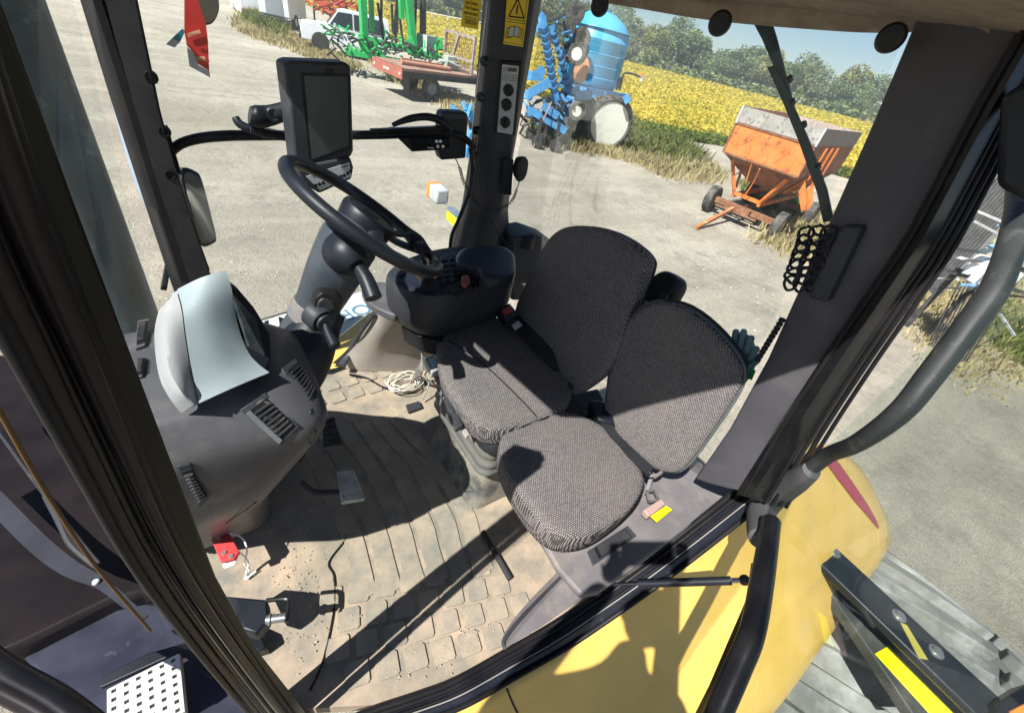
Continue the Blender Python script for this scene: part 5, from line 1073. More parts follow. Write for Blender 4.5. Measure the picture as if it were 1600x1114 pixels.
# loose stones in the near yard
st=[]
Pn=scatter([(-3,3),(14,1),(16,8),(9,16),(-2,12)],9000)
R_s=(.006+.020*rng.random(len(Pn))**4)
oc=np.array([(1,0,0),(0,1,0),(-1,0,0),(0,-1,0),(0,0,.8),(0,0,-.8)]); of=np.array([(0,1,4),(1,2,4),(2,3,4),(3,0,4),(1,0,5),(2,1,5),(3,2,5),(0,3,5)])
vv=(oc[None]*(R_s[:,None,None]*(.7+.6*rng.random((len(Pn),6,1))))+np.concatenate([Pn,np.full((len(Pn),1),GZ+.005)],1)[:,None]).reshape(-1,3)
ff=(of[None]+6*np.arange(len(Pn))[:,None,None]).reshape(-1,3)
me=bpy.data.meshes.new('loose_stones'); me.from_pydata(vv.tolist(),[],ff.tolist()); me.materials.append(mat('pale stones',(.36,.34,.30),(.52,.49,.43),rough=.9,scale=3)); stuff('loose_stones',me)
# crop field
FP=[(21.5,23.5),(24,19.8),(27,18.7),(32,18.2),(37.5,9.5),(46,-4),(60,-22),(130,-40),(150,30),(110,110),(40,150),(10,140),(16,60),(20,40)]
def crossed(poly,k=0):
    return poly
fm=leafmat('soybean leaf',(.22,.27,.04),(.52,.42,.05),(.68,.54,.10),s=.35,tr=.35)
fbm=mat('yellow crop canopy',(.55,.42,.04),(.38,.34,.05),rough=.9,scale=1.2,c3=(.62,.46,.08),c3s=.12,c3lo=.4,c3hi=.7,bump=.8,bscale=6,dist=.25)
# canopy sheet over the field, slightly above ground
xs2=np.linspace(8,152,110); ys2=np.linspace(-42,152,130); X,Y=np.meshgrid(xs2,ys2)
ins=inpoly(X,Y,FP); Zc=hz(X,Y)+.45+.08*np.sin(X*7.1)*np.cos(Y*5.3)
vs=np.stack([X,Y,Zc],-1).reshape(-1,3); nx=len(xs2); fs=[]
for j in range(len(ys2)-1):
    for i in range(nx-1):
        if ins[j,i] and ins[j+1,i] and ins[j,i+1] and ins[j+1,i+1]: fs.append((j*nx+i,j*nx+i+1,(j+1)*nx+i+1,(j+1)*nx+i))
me=bpy.data.meshes.new('crop_field'); me.from_pydata(vs.tolist(),[],fs); me.materials.append(fbm); cf=bpy.data.objects.new('crop_field',me); col.objects.link(cf); cf['kind']='stuff'
q=scatter(FP,170000,lambda q: np.clip((34/np.hypot(q[:,0],q[:,1]))**2.2,0,1)); d=np.hypot(q[:,0],q[:,1])
z=hz(q[:,0],q[:,1])+.12+.55*rng.random(len(q)); me=cards('soybean_plants',np.column_stack([q,z]),.045+.0017*d,m=fm,aspect=.7); stuff('soybean_plants',me)
# green fringe of the field
fg=leafmat('green weeds',(.05,.09,.02),(.13,.19,.03),(.32,.32,.06),s=.8)
edge=[(20.2,26),(22.4,20.6),(24.6,18.7),(27,17.7),(31.6,17.2),(36.8,8.7),(38.5,9.5),(33,18.7),(27.5,19.8),(24.6,20.8),(22.6,26)]
q=scatter(edge,14000); me=cards('field_weeds',np.column_stack([q,hz(q[:,0],q[:,1])+.5*rng.random(len(q))**1.3]),.12,m=fg,aspect=.45); stuff('field_weeds',me)
# farm track between yard and field
def sheet(name,pts,m,dz=.004):
    g=G(); g.add([V(x,y,float(hz(x,y))+dz) for x,y in pts],[tuple(range(len(pts)))]); o=g.build(name,m,smooth=False); o['kind']='structure'; return o
# dry grass and weeds
DG=leafmat('dry grass',(.30,.26,.12),(.50,.42,.22),(.66,.57,.33),s=1.0,tr=.4); GG=leafmat('green grass',(.07,.10,.02),(.16,.20,.05),(.38,.36,.12),s=1.0,tr=.35)
def blades(polys,m,name):
    vs=[];P=[]
    for poly,n,h in polys:
        q=scatter(poly,n,lambda q: np.clip(1.6*np.array([mnoise.noise(Vector((a*1.1,b*1.1,3.0))) for a,b in q])+.35+.25*np.array([mnoise.noise(Vector((a*5,b*5,7.0))) for a,b in q]),.04,1)); hh=h*(.2+.9*rng.random(n)**1.5); q=q+rng.normal(size=q.shape)*.32; P.append(np.column_stack([q,hz(q[:,0],q[:,1]),hh]))
    P=np.concatenate(P); n=len(P); a=rng.random(n)*6.28; w=.006+.010*rng.random(n); w=w+.0007*np.hypot(P[:,0],P[:,1]); lean=rng.normal(size=(n,2))*.35*P[:,3:4]
    b0=P[:,:3]; ex=np.column_stack([np.cos(a),np.sin(a),np.zeros(n)])*w[:,None]; top=b0+np.column_stack([lean,P[:,3]]); mid=b0+np.column_stack([lean*.3,P[:,3]*.6])
    v=np.stack([b0-ex,b0+ex,mid+ex*.8,top,mid-ex*.8],1).reshape(-1,3)
    me=bpy.data.meshes.new(name); me.vertices.add(5*n); me.vertices.foreach_set('co',v.ravel()); me.loops.add(5*n); me.loops.foreach_set('vertex_index',np.arange(5*n)); me.polygons.add(n); me.polygons.foreach_set('loop_start',np.arange(n)*5); me.polygons.foreach_set('loop_total',np.full(n,5)); me.update(); me.materials.append(m); return stuff(name,me)
def gp_(pts): return [tuple(PZ(x,y,GZ)[:2]) for x,y in pts]
wag=gp_([(1200,345),(1290,330),(1380,380),(1360,420),(1300,430),(1230,400),(1190,380)])
blades([(wag,5000,.38),(gp_([(1290,400),(1480,380),(1540,470),(1470,500),(1330,440)]),7000,.16),(gp_([(380,28),(470,60),(560,105),(545,112),(440,75),(375,50)]),7000,.35),
 (gp_([(560,80),(690,140),(760,170),(740,190),(620,130)]),4500,.3),(gp_([(1000,215),(1090,245),(1130,280),(1060,285),(960,245)]),5000,.45),(gp_([(860,215),(990,232),(985,250),(860,235)]),2500,.4),
 (gp_([(1440,420),(1600,430),(1600,600),(1500,600),(1420,500)]),9000,.14)],DG,'dry_grass')
blades([(gp_([(390,20),(450,48),(440,62),(385,38)]),2500,.7),(gp_([(975,205),(1060,222),(1100,250),(1060,262),(960,238)]),6000,.62),(gp_([(1170,290),(1250,310),(1240,345),(1190,330)]),2500,.5),
 (gp_([(840,190),(930,215),(920,235),(850,225)]),3000,.5),(gp_([(1460,300),(1600,260),(1600,420),(1490,380)]),5000,.5),(gp_([(1540,500),(1600,480),(1600,560),(1560,560)]),1500,.3)],GG,'green_weeds')
# tree line
tl=[leafmat('tree leaves '+k,a,b,c,s=.6,tr=.3) for k,a,b,c in (('grey green',(.10,.135,.07),(.20,.245,.125),(.33,.37,.20)),('mid green',(.085,.13,.05),(.17,.23,.09),(.28,.34,.14)),('yellow green',(.12,.15,.04),(.26,.28,.09),(.42,.40,.15)))]  # leaf greens lightened and greyed to stand for distance haze
bark=mat('bark',(.08,.065,.05),(.13,.11,.09),rough=.9,bump=.6,bscale=20)
def crown_mesh(seed,h,w,m):
    r=np.random.default_rng(seed); lob=[]
    for k in range(16): lob.append((r.normal()*w*.26,r.normal()*w*.26,h*(.18+.72*r.random()),w*(.16+.16*r.random())*(1.15-.5*abs(k/16-.4))))
    P=[]
    for (x,y,z,s) in lob:
        n=260; u=r.normal(size=(n,3)); u/=np.linalg.norm(u,axis=1)[:,None]; rad=s*(.55+.5*r.random((n,1))**.6)*(1+.25*r.normal(size=(n,1))*.5); p=u*rad*[1,1,.95]+[x,y,z]; P.append(p[p[:,2]>.2])
    P=np.concatenate(P); return cards('crown',P,.24,m=m,aspect=.65)
TV=[]
for k in range(7):
    h=7.6+.5*k%2+.35*(k%4); w=5.2+.5*(k%3); m=tl[(0,1,0,2,1,0,1)[k]]; cm=crown_mesh(100+k,h,w,m)
    g=G(); g.tube([V(0,0,-.5),V(.1,0,h*.3),V(-.1,.1,h*.6),V(.1,0,h*.85)],[.22,.17,.11,.04],8,2)
    for a in range(5): an=a*1.3+k; g.tube([V(0,0,h*(.25+.1*a)),V(math.cos(an)*w*.15,math.sin(an)*w*.15,h*(.35+.1*a)),V(math.cos(an)*w*.3,math.sin(an)*w*.3,h*(.42+.1*a))],[.09,.06,.02],6,2)
    t0=g.build('trunk',bark); TV.append((cm,t0.data,h)); bpy.data.objects.remove(t0)
random.seed(11); k=0
lbl={0:'rounded grey-green tree of the dense tree line beyond the yellow field',1:'mid green bushy tree of the dense tree line beyond the yellow field',2:'yellow-green tree of the dense tree line beyond the yellow field'}
for row,(D,n_,hs) in enumerate(((126,36,1.0),(134,30,1.18))):
    for i in range(n_):
        az=math.radians(4+ (76-4)*(i+.5*row)/n_+random.uniform(-.5,.5)); D_=D+random.uniform(-3,3); x,y=D_*math.cos(az),D_*math.sin(az)
        v=random.randrange(7); cm,tm,h=TV[v]; lean=1.0
        azd=math.degrees(az); sc=hs*(.98 if azd>44 else .93-.16*(44-azd)/26)*random.uniform(.85,1.16)
        r_=bpy.data.objects.new('tree',None); col.objects.link(r_); r_.location=(x,y,float(hz(x,y))-.1); r_.rotation_euler.z=random.uniform(0,6.28); r_.scale=(sc*1.1,sc*1.1,sc)
        r_['label']=lbl[(0,1,0,2,1,0,1)[v]]; r_['category']='tree'; r_['group']=('grey-green','mid green','grey-green','yellow-green','mid green','grey-green','mid green')[v]+' trees in the tree line'
        c_=bpy.data.objects.new('crown',cm); col.objects.link(c_); c_.parent=r_; t_=bpy.data.objects.new('trunk',tm); col.objects.link(t_); t_.parent=r_
# undergrowth at the tree feet
q=[]
az=np.radians(4+72*rng.random(9000)); Dd=121+5*rng.random(9000)+1.5*rng.normal(size=9000); P=np.column_stack([Dd*np.cos(az),Dd*np.sin(az)]); P=np.column_stack([P,hz(P[:,0],P[:,1])+2.2*rng.random(9000)]); stuff('hedge_undergrowth',cards('hedge_undergrowth',P,.42,m=tl[1]))
# ================================================================ YARD MACHINERY
ORW=mat('faded orange paint',(.68,.175,.04),(.74,.23,.065),rough=.6,scale=3,c3=(.20,.07,.035),c3s=4.5,c3lo=.52,c3hi=.66)
RST=mat('rust brown steel',(.19,.085,.045),(.30,.14,.08),rough=.85,c3=(.35,.18,.10),c3s=4,c3lo=.5,c3hi=.7)
WOOD=mat('weathered grey board',(.30,.28,.25),(.42,.39,.35),rough=.85,scale=2,c3=(.18,.165,.15),c3s=8,c3lo=.5,c3hi=.62)
BLU=mat('implement blue paint',(.06,.25,.52),(.11,.34,.62),rough=.35,c3=(.12,.30,.48),c3s=3,c3lo=.5,c3hi=.8)
GRN=mat('implement green paint',(.02,.36,.09),(.04,.48,.13),rough=.4,c3=(.02,.18,.05),c3s=4,c3lo=.55,c3hi=.8)
TNK=mat('translucent blue tank plastic',(.06,.40,.68),(.10,.47,.74),rough=.35,scale=1)
CRM=mat('cream wheel paint',(.72,.72,.60),(.78,.78,.68),rough=.4)
DKS=mat('dark greasy steel',(.03,.03,.032),(.07,.065,.06),rough=.6)
WPT=mat('white truck paint',(.68,.70,.72),(.76,.78,.80),rough=.3,c3=(.5,.48,.42),c3s=2,c3lo=.55,c3hi=.8)
DKG=mat('dark window glass',(.02,.03,.035),(.04,.05,.055),rough=.08)
def wheelset(parent,c,ax,R,w,hubr,hubm,name='wheel',tread=False):
    ax=Vector(ax).normalized(); g=G(); g.lathe([(hubr,-w*.38),(R*.86,-w*.5),(R*.97,-w*.42),(R,-w*.2),(R,w*.2),(R*.97,w*.42),(R*.86,w*.5),(hubr,w*.38),(hubr*.98,0)],c,ax,40); t=g.build(name,RUB,parent)
    if tread:
        g=G(); u=ax.orthogonal().normalized(); v=ax.cross(u)
        for i in range(22):
            for s_ in (-1,1):
                an=2*math.pi*(i+(.5 if s_>0 else 0))/22; an2=an+.22
                p1=Vector(c)+ax*(s_*w*.02)+(u*math.cos(an2)+v*math.sin(an2))*(R+.01); p2=Vector(c)+ax*(s_*w*.48)+(u*math.cos(an)+v*math.sin(an))*(R*.965); g.bar(p1,p2,.06,.06,up=(p1-Vector(c)))
        g.build('tread_lug',RUB,t)
    g=G(); g.lathe([(hubr,w*.38),(hubr*.95,w*.34),(hubr*.9,w*.24),(hubr*.32,-w*.12),(hubr*.3,w*.04),(hubr*.16,w*.06),(hubr*.15,w*.16),(0,w*.16)],c,ax,36); g.lathe([(hubr,-w*.36),(hubr*.8,0),(0,-w*.04)],c,ax,24); rim=g.build('rim',hubm,t)
    g=G(); u=ax.orthogonal().normalized(); v=ax.cross(u)
    for i in range(8):
        an=i*math.pi/4; p=Vector(c)+(u*math.cos(an)+v*math.sin(an))*hubr*.30-ax*w*.08; g.cyl(p,p+ax*.06,hubr*.055,seg=8)
    g.build('wheel_nut',DKS,rim)
    return t
# ---- orange gravity wagon
_a,_b=PZ(1105,332,GZ),PZ(1205,375,GZ); wv=(_b-_a).normalized(); TL=PD(1149,197,15.4); _n=V(-wv.y,wv.x,0); TR=PP(1279,223,TL,_n); W2=Vector((TR.x-TL.x,TR.y-TL.y,0)); Lv=V(-wv.y,wv.x,0)
if Lv.x<0: Lv=-Lv
wid_=W2.length; zt=(TL.z+TR.z)/2; zb_=PD(1132,239,15.25).z; C0=(TL+TR)/2; C0.z=0
WG=empty('gravity_wagon',(C0.x+Lv.x*1.6,C0.y+Lv.y*1.6,GZ),'rusty orange gravity wagon with grey boards around its top','wagon')
def wp(u,l,z): return V(C0.x,C0.y,0)+wv*(u*wid_/2)+Lv*l+V(0,0,z)
LL=4.7
rt=[wp(-1,0,zt),wp(1,0,zt),wp(1,LL,zt),wp(-1,LL,zt)]; rb2=[wp(-1,0,zb_),wp(1,0,zb_),wp(1,LL,zb_),wp(-1,LL,zb_)]
zh=zb_-.65; rh=[wp(-.25,.9,zh),wp(.62,.9,zh),wp(.62,LL-.9,zh),wp(-.25,LL-.9,zh)]
g=G(); g.loft([rb2,rt]); box_=g.build('hopper_box',ORW,WG,smooth=False)
g=G(); g.loft([rh,[q+V(0,0,-.004) for q in rb2]]); g.build('hopper_cone',mat('hopper rust and painted shade',(.20,.09,.05),(.30,.13,.07),rough=.8,scale=2,c3=(.12,.07,.05),c3s=3,c3lo=.5,c3hi=.6),box_,smooth=False)  # rusty steel; shade on the taper is painted in as darker brown
g=G(); g.poly([wp(1.012,.02,zb_),wp(1.012,LL,zb_),wp(1.012,LL,zt-.02),wp(1.012,.02,zt-.02)],wv*.004); g.build('side_wall',mat('rusty orange brown paint',(.42,.15,.06),(.33,.14,.08),rough=.7,scale=2.5,c3=(.17,.085,.055),c3s=3,c3lo=.42,c3hi=.62),box_,label='rust streaked side wall of the wagon')
hb=.42
for (a,b_,m) in ((wp(-1,-.03,zt),wp(1,-.03,zt),WOOD),(wp(1.02,-.03,zt),wp(1.02,LL,zt),mat('grey rusty sheet',(.22,.23,.24),(.27,.22,.18),rough=.7,scale=2,c3=(.32,.15,.07),c3s=1.5,c3lo=.5,c3hi=.62)),(wp(-1.02,-.03,zt),wp(-1.02,LL,zt),WOOD),(wp(-1,LL,zt),wp(1,LL,zt),WOOD)):
    g=G(); g.poly([a,b_,b_+V(0,0,hb),a+V(0,0,hb)],(Lv if abs((b_-a).normalized().dot(wv))>.9 else -wv)*.04); g.build('side_board',m,WG,smooth=False)
g=G()
for u in (-1,1): g.bar(wp(u*1.0,-.05,zt-.02),wp(u*1.0,-.05,zt+hb+.01),.05,.03)
g.build('corner_iron',mat('pale galvanised angle',(.4,.42,.42),(.5,.52,.5),rough=.5),WG)
g=G(); g.bar(wp(-1,-.01,zt),wp(1,-.01,zt),.04,.05); g.bar(wp(-1,-.02,zb_),wp(1,-.02,zb_),.04,.05); g.bar(wp(-1,-.01,zt),wp(-1,-.02,zb_),.04,.04); g.bar(wp(1,-.01,zt),wp(1,-.02,zb_),.04,.04); g.build('edge_rail',RST,WG)
g=G()
for l in (1.1,1.8,2.5): g.bar(wp(1.03,l,zt-.05),wp(1.02,l+.1,zb_-.05),.07,.07); g.bar(wp(1.02,l+.1,zb_-.05),wp(.66,l-.1,zh),.07,.07)
for s_ in (-1,1): g.bar(wp(s_*.75,.25,zb_-.15),wp(s_*.38,.55,GZ+.78),.09,.09); g.bar(wp(s_*.85,1.5,zb_),wp(s_*.38,.55,GZ+.78),.07,.07); g.bar(wp(s_*.75,LL-.3,zb_-.1),wp(s_*.4,LL-.6,GZ+.75),.09,.09)
g.bar(wp(-.42,.55,GZ+.78),wp(.42,.55,GZ+.78),.10,.10); g.bar(wp(-.42,LL-.6,GZ+.75),wp(.42,LL-.6,GZ+.75),.1,.1); g.bar(wp(-.38,.5,GZ+.72),wp(-.38,LL-.5,GZ+.72),.09,.12); g.bar(wp(.38,.5,GZ+.72),wp(.38,LL-.5,GZ+.72),.09,.12)
g.build('support_frame',ORW,WG,smooth=False)
g=G(); g.bar(wp(-.8,.42,GZ+.45),wp(1.08,.42,GZ+.45),.16,.16); g.bar(wp(-.35,.25,GZ+.42),wp(.35,.25,GZ+.42),.2,.2); g.bar(wp(-.75,LL-.7,GZ+.42),wp(.75,LL-.7,GZ+.42),.12,.12); g.bar(wp(-.6,.15,GZ+.35),wp(.6,.15,GZ+.35),.05,.05); g.bar(wp(0,.4,GZ+.45),wp(0,LL-.6,GZ+.45),.1,.1); g.build('axle',RST,WG,smooth=False)
for u,l,st_ in ((-.84,.42,.0),(1.12,.42,.0),(-.84,LL-.7,0),(1.12,LL-.7,0)):
    c=wp(u,l,GZ+.41); wheelset(WG,c,wv*(1 if u>0 else -1),.41,.27,.22,mat('orange cream rim',(.55,.30,.12),(.6,.4,.2),rough=.6))
tp=PZ(1088,356,GZ+.06); ts=wp(-.1,.25,GZ+.45); g=G(); g.bar(ts,tp,.10,.09); g.build('tow_bar',mat('worn orange bar',(.45,.17,.06),(.35,.16,.08),rough=.7,scale=6,c3=(.5,.38,.2),c3s=3,c3lo=.55,c3hi=.6),WG,smooth=False)
g=G(); P_=[wp(1.05,.75,zh+.25),wp(1.05,1.75,zh+.25),wp(1.35,1.65,zh-.25),wp(1.35,.95,zh-.25)]; g.poly(P_,(0,0,-.04)); g.poly([P_[0],P_[3],P_[3]+V(0,0,.18),P_[0]+V(0,0,.3)],Lv*.02); g.poly([P_[1],P_[2],P_[2]+V(0,0,.18),P_[1]+V(0,0,.3)],Lv*.02); g.build('unloading_chute',ORW,WG,smooth=False)
g=G(); g.tube([wp(.1,-.08,zb_-.1),wp(.06,.15,zb_-.5),wp(0,.2,GZ+.8)],.02,6,3); g.tube([wp(-.15,-.06,zb_-.05),wp(-.1,.1,zb_-.6)],.018,6,1); g.build('crank_rod',ORW,WG)
# ---- blue planter with tank cart
tcn=PD(926,90,22.2); tr_=(PD(875,62,22.2)-PD(974,77,22.2)).length/2; ztop=PD(975,72,22.2).z; zbt=PD(955,140,22.2).z
TK=empty('tank_cart',(tcn.x,tcn.y,GZ),'domed bright blue liquid tank on a cart with cream rimmed tall tyres','tank cart')
g=G(); g.lathe([(0,zbt),(tr_*.93,zbt),(tr_,zbt+.15),(tr_,ztop-.05),(tr_*1.02,ztop),(tr_*.95,ztop+.25),(tr_*.75,ztop+.6),(tr_*.4,ztop+.85),(tr_*.12,ztop+.93),(0,ztop+.93)],V(tcn.x,tcn.y,0),(0,0,1),56); tk=g.build('tank',TNK,TK)
g=G(); g.lathe([(.28,ztop+.86),(.28,ztop+.98),(0,ztop+1.0)],V(tcn.x,tcn.y,0),(0,0,1),20); g.build('tank_lid',mat('teal plastic',(.03,.35,.42),rough=.4),tk)
g=G()
for k in range(5): g.lathe([(tr_*1.0,zbt+.3+k*.4),(tr_*1.008,zbt+.32+k*.4),(tr_*1.0,zbt+.34+k*.4)],V(tcn.x,tcn.y,0),(0,0,1),56)
g.build('tank_rib',TNK,tk)
wc_=PZ(938,234,GZ); wc_.z=GZ+1.06
wheelset(TK,wc_,(-.40,-.92,0),1.06,.5,.84,CRM,tread=True)
wheelset(TK,wc_+V(.2,2.6,0),(.10,.99,0),1.06,.5,.84,CRM,tread=True)
g=G(); z_=zbt-.12; g.bar(wc_+V(0,.3,0),wc_+V(.2,2.4,0),.16,.16); 
for s_ in (.3,2.1): g.bar(V(wc_.x-1.4,wc_.y+s_,z_),V(wc_.x+.9,wc_.y+s_,z_),.12,.22)
for s_ in (-1.3,-.4,.4,.85): g.bar(V(wc_.x+s_,wc_.y+.2,z_),V(wc_.x+s_,wc_.y+2.2,z_),.1,.14)
g.bar(PD(984,152,20.9),PD(975,158,20.9),.4,.3); g.bar(PD(880,138,20.9),PD(935,150,20.9),.25,.22); g.bar(wc_+V(.1,.9,0),wc_+V(.1,.9,1.2),.14,.14); g.build('chassis',BLU,TK,smooth=False)
g=G(); g.tube([PD(968,142,20.9),PD(972,125,20.9),PD(978,114,20.9),PD(1000,120,20.9)],.04,8,3); ar_=g.build('lamp_bracket',DKS,TK); g=G(); g.box(PD(1003,117,20.9),(.16,.16,.1)); g.build('amber_lamp',ORG,ar_); g=G(); g.box(PD(1004,122,20.9),(.1,.1,.22)); g.build('lamp',WHT,ar_)
g=G(); g.poly([PD(x,y,20.9) for x,y in [(961,142),(966,122),(972,120),(971,138)]],Vector((.05,.05,0))); g.build('cart_mirror',DKS,TK)
PLN=empty('folded_planter',PZ(860,205,GZ),'blue folded row planter with chevron boom and small white hubbed tyres','planter')
def pd(x,y,D=20.2): return PD(x,y,D)
def boom(a,b,w,n,m=BLU):
    g=G(); g.bar(a,b,w,w*.7); o=g.build('boom',m,PLN,smooth=False); g=G()
    ax=(b-a).normalized(); sv=ax.cross(Vector(ray(880,100))).normalized(); fv=-Vector(ray(880,100))
    for i in range(n):
        c=a.lerp(b,.15+.8*i/n)+fv*w*.62; g.bar(c,c+sv*w*.5-ax*w*.28,.045,.03,up=fv); g.bar(c,c-sv*w*.5-ax*w*.28,.045,.03,up=fv)
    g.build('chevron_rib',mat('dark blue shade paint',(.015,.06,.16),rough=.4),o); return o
boom(pd(847,28,19.6),pd(869,158,19.6),.42,9); boom(pd(862,40,20.3),pd(892,150,20.3),.30,8); boom(pd(893,152,19.8),pd(878,195,19.5),.3,3)
g=G(); g.bar(pd(822,150,19),pd(860,128,19),.35,.3); g.bar(pd(822,118,19.8),pd(850,120,19.8),.3,.3); g.bar(pd(825,170,19),pd(885,205,18.8),.3,.24); g.bar(pd(838,110,20),pd(845,120,20),.5,.5)
g.bar(pd(822,70,21),pd(850,22,21),.3,.25); g.bar(pd(900,150,20),pd(925,148,20),.35,.3); g.bar(pd(848,165,18.8),pd(872,182,18.8),.35,.25); g.build('tool_bar',BLU,PLN,smooth=False)
random.seed(5); g=G(); g2=G()
for i in range(70):
    x=random.uniform(818,895); y=random.uniform(145,205) if i%2 else random.uniform(30,200); 
    if i%2==0: x=random.uniform(862,898)
    a=pd(x,y,random.uniform(18.8,20.6)); b=pd(x+random.uniform(-14,14),y+random.uniform(-16,16),random.uniform(18.8,20.6)); (g if i%3 else g2).bar(a,b,random.uniform(.05,.12),random.uniform(.05,.1))
g.build('row_unit',BLU,PLN,smooth=False); g2.build('row_linkage',DKS,PLN,smooth=False)
g=G()
for i in range(9):
    x,y=random.uniform(820,880),random.uniform(180,200); pts=[pd(x+random.uniform(-14,14),y+random.uniform(-22,16),random.uniform(18.6,19.6)) for _ in range(4)]; g.tube(pts,.025,6,5)
for k in range(3): g.tube([pd(822,30+3*k,20.5),pd(860,30+2*k,20.4),pd(890,14+2*k,20.4),pd(908,-6,20.4)],.03,6,5)
g.build('hydraulic_hose',DKS,PLN)
vd=-Vector(ray(900,100)); vd.z=0; vd.normalize(); vr=V(vd.y,-vd.x,0)
for (x,y,R,axv,hm) in ((902,85,.36,vd+vr*.35,CRM),(901,174,.33,vd*.9-vr*.2,CRM)): wheelset(PLN,pd(x,y,19.0),axv,R,.18,R*.55,hm,name='gauge_wheel')
for (x,y,R,m) in ((899,21,.36,DKS),(908,60,.36,DKS),(888,45,.3,DKS),(886,84,.3,DKS)): wheelset(PLN,pd(x,y,20.3),vd+vr*.2,R,.1,R*.3,m,name='press_wheel')
g=G(); g.lathe([(0,.03),(.2,.05),(.43,.01),(.43,-.01),(.2,-.02),(0,-.02)],pd(908,110,19.6),vd+vr*1.1,32); g.build('marker_disc',mat('orange rust disc',(.55,.22,.10),(.62,.28,.14),rough=.5),PLN)
g=G(); g.tube([pd(862,160,18.5),pd(845,195,18.2),PZ(833,232,GZ),PZ(850,232,GZ)],.025,6,1); g.build('marker_rod',mat('pinkish rod',(.5,.28,.22),(.55,.33,.28)),PLN)
for x,y in ((830,208),(850,218),(868,228),(840,222),(878,222)):
    c=PZ(x,y,GZ+.24); g=G(); g.lathe([(.24,-.05),(.24,.05),(.1,.07),(0,.03)],c,vd+vr*.4,20); g.bar(c,c+V(.1,.2,.8),.1,.12); g.build('row_unit',DKS,PLN)
g=G()
# small blue implement left of the post
SB=empty('small_implement',PZ(738,210,GZ),'small blue implement on the gravel left of the climate panel post','implement'); g=G(); g2=G()
for i in range(16):
    a=PD(random.uniform(722,752),random.uniform(160,195),14.5); b=a+V(random.uniform(-.5,.5),random.uniform(-.5,.5),random.uniform(-.4,.4)); (g if i%3 else g2).bar(a,b,.09,.09)
for x in (728,738,750): a=PD(x,175,14.4); g.bar(a,V(a.x,a.y,GZ),.09,.09)
g.bar(PD(722,182,14.5),PD(756,178,14.5),.2,.2); g.build('frame',BLU,SB,smooth=False); g2.build('linkage',DKS,SB,smooth=False)
# ---- brown flatbed truck
FB=empty('flatbed_truck',PZ(672,158,GZ),'brown rusty flatbed body with mesh headboard and dual rear wheels','flatbed')
D1=PD(582,88,24.6); D2=PD(629,107,23.0); D3=PD(756,123,23.6); ztp=(D1.z+D2.z+D3.z)/3
for p in (D1,D2,D3): p.z=ztp
D2=PZ(629,107,ztp);D1=PZ(582,88,ztp);D3=PZ(760,122,ztp); D4=D1+(D3-D2)
DECK=mat('brown deck steel',(.24,.13,.10),(.33,.20,.15),rough=.8,scale=1.5,c3=(.40,.28,.2),c3s=2,c3lo=.5,c3hi=.7)
g=G(); g.poly([D1,D2,D3,D4],(0,0,-.10)); fd=g.build('deck',DECK,FB,smooth=False)
rv=(D2-D1).normalized(); fv=(D3-D2).normalized(); nv=V(rv.y,-rv.x,0); nv=nv if nv.dot(D2)<0 else -nv
g=G(); g.poly([D1-fv*.02,D2-fv*.02,D2-fv*.02-V(0,0,.42),D1-fv*.02-V(0,0,.42)],fv*.08); rf_=g.build('rear_beam',mat('red brown beam',(.33,.10,.07),(.40,.14,.10),rough=.7),FB,smooth=False)
g=G(); L_=(D2-D1).length
for t in (.08,.42,.49,.56,.93): g.lathe([(.075,0),(.06,.02),(0,.03)],D1.lerp(D2,t)-fv*.03-V(0,0,.24),-fv,14)
g.build('tail_lamp',mat('pale red lens',(.7,.45,.40),rough=.3),rf_)
sdn=rv if rv.dot(D2-D1)>0 else -rv
g=G(); g.poly([D2+rv*.0-V(0,0,.10),D3-V(0,0,.10),D3-V(0,0,.34),D2-V(0,0,.34)],-rv*.1); g.poly([D1+rv*.9-V(0,0,.11)+fv*.1,D4+rv*.9-V(0,0,.11),D4+rv*.9-V(0,0,.5),D1+rv*.9-V(0,0,.5)+fv*.1],rv*.12); g.build('side_rail',DKS,FB,smooth=False)
wcn=PZ(675,158,GZ); wcn=wcn-rv*.0
for s_ in (0,1):
    c=wcn-rv*(.15+s_*1.9)+V(0,0,.46); wheelset(FB,c,rv*(1 if s_==0 else -1),.46,.28,.25,mat('dusty grey hub',(.2,.22,.25),(.28,.3,.34),rough=.6),name='wheel')
g=G(); m0=D2.lerp(D3,.10)-rv*.2; g.poly([m0-V(0,0,.35),m0+rv*.0+fv*.05-V(0,0,.35),m0+fv*.05-V(0,0,1.05),m0-V(0,0,1.05)],-rv*.5); g.build('mud_flap',BLK,FB)
g=G(); g.bar(D1.lerp(D2,.35)+V(0,0,.12)+fv*1.0,D1.lerp(D2,.55)+V(0,0,.12)+fv*3.6,.14,.14); g.tube([D1.lerp(D2,.6)+V(0,0,.1)+fv*.6,D1.lerp(D2,.75)+V(0,0,.1)+fv*3.2],.09,10,1); pl=g.build('deck_pipe',mat('rusty pipe',(.42,.2,.13),(.5,.26,.18),rough=.7)); tag(pl,'rusty pipes lying along the brown flatbed deck','pipe')
g=G(); q0=D4.lerp(D3,.15)-fv*1.2; q1=D3-fv*1.0-rv*.1; hh_=1.5
for a,b in ((q0,q0+V(0,0,hh_)),(q1,q1+V(0,0,hh_)),(q0+V(0,0,hh_),q1+V(0,0,hh_)),(q0+V(0,0,.55),q1+V(0,0,.55)),(q0.lerp(q1,.3)+V(0,0,.55),q0.lerp(q1,.45)+V(0,0,hh_))): g.bar(a,b,.12,.12)
hb_=g.build('headboard',mat('mottled rusty frame',(.22,.17,.14),(.4,.35,.3),rough=.8,scale=6),FB,smooth=False)
g=G()
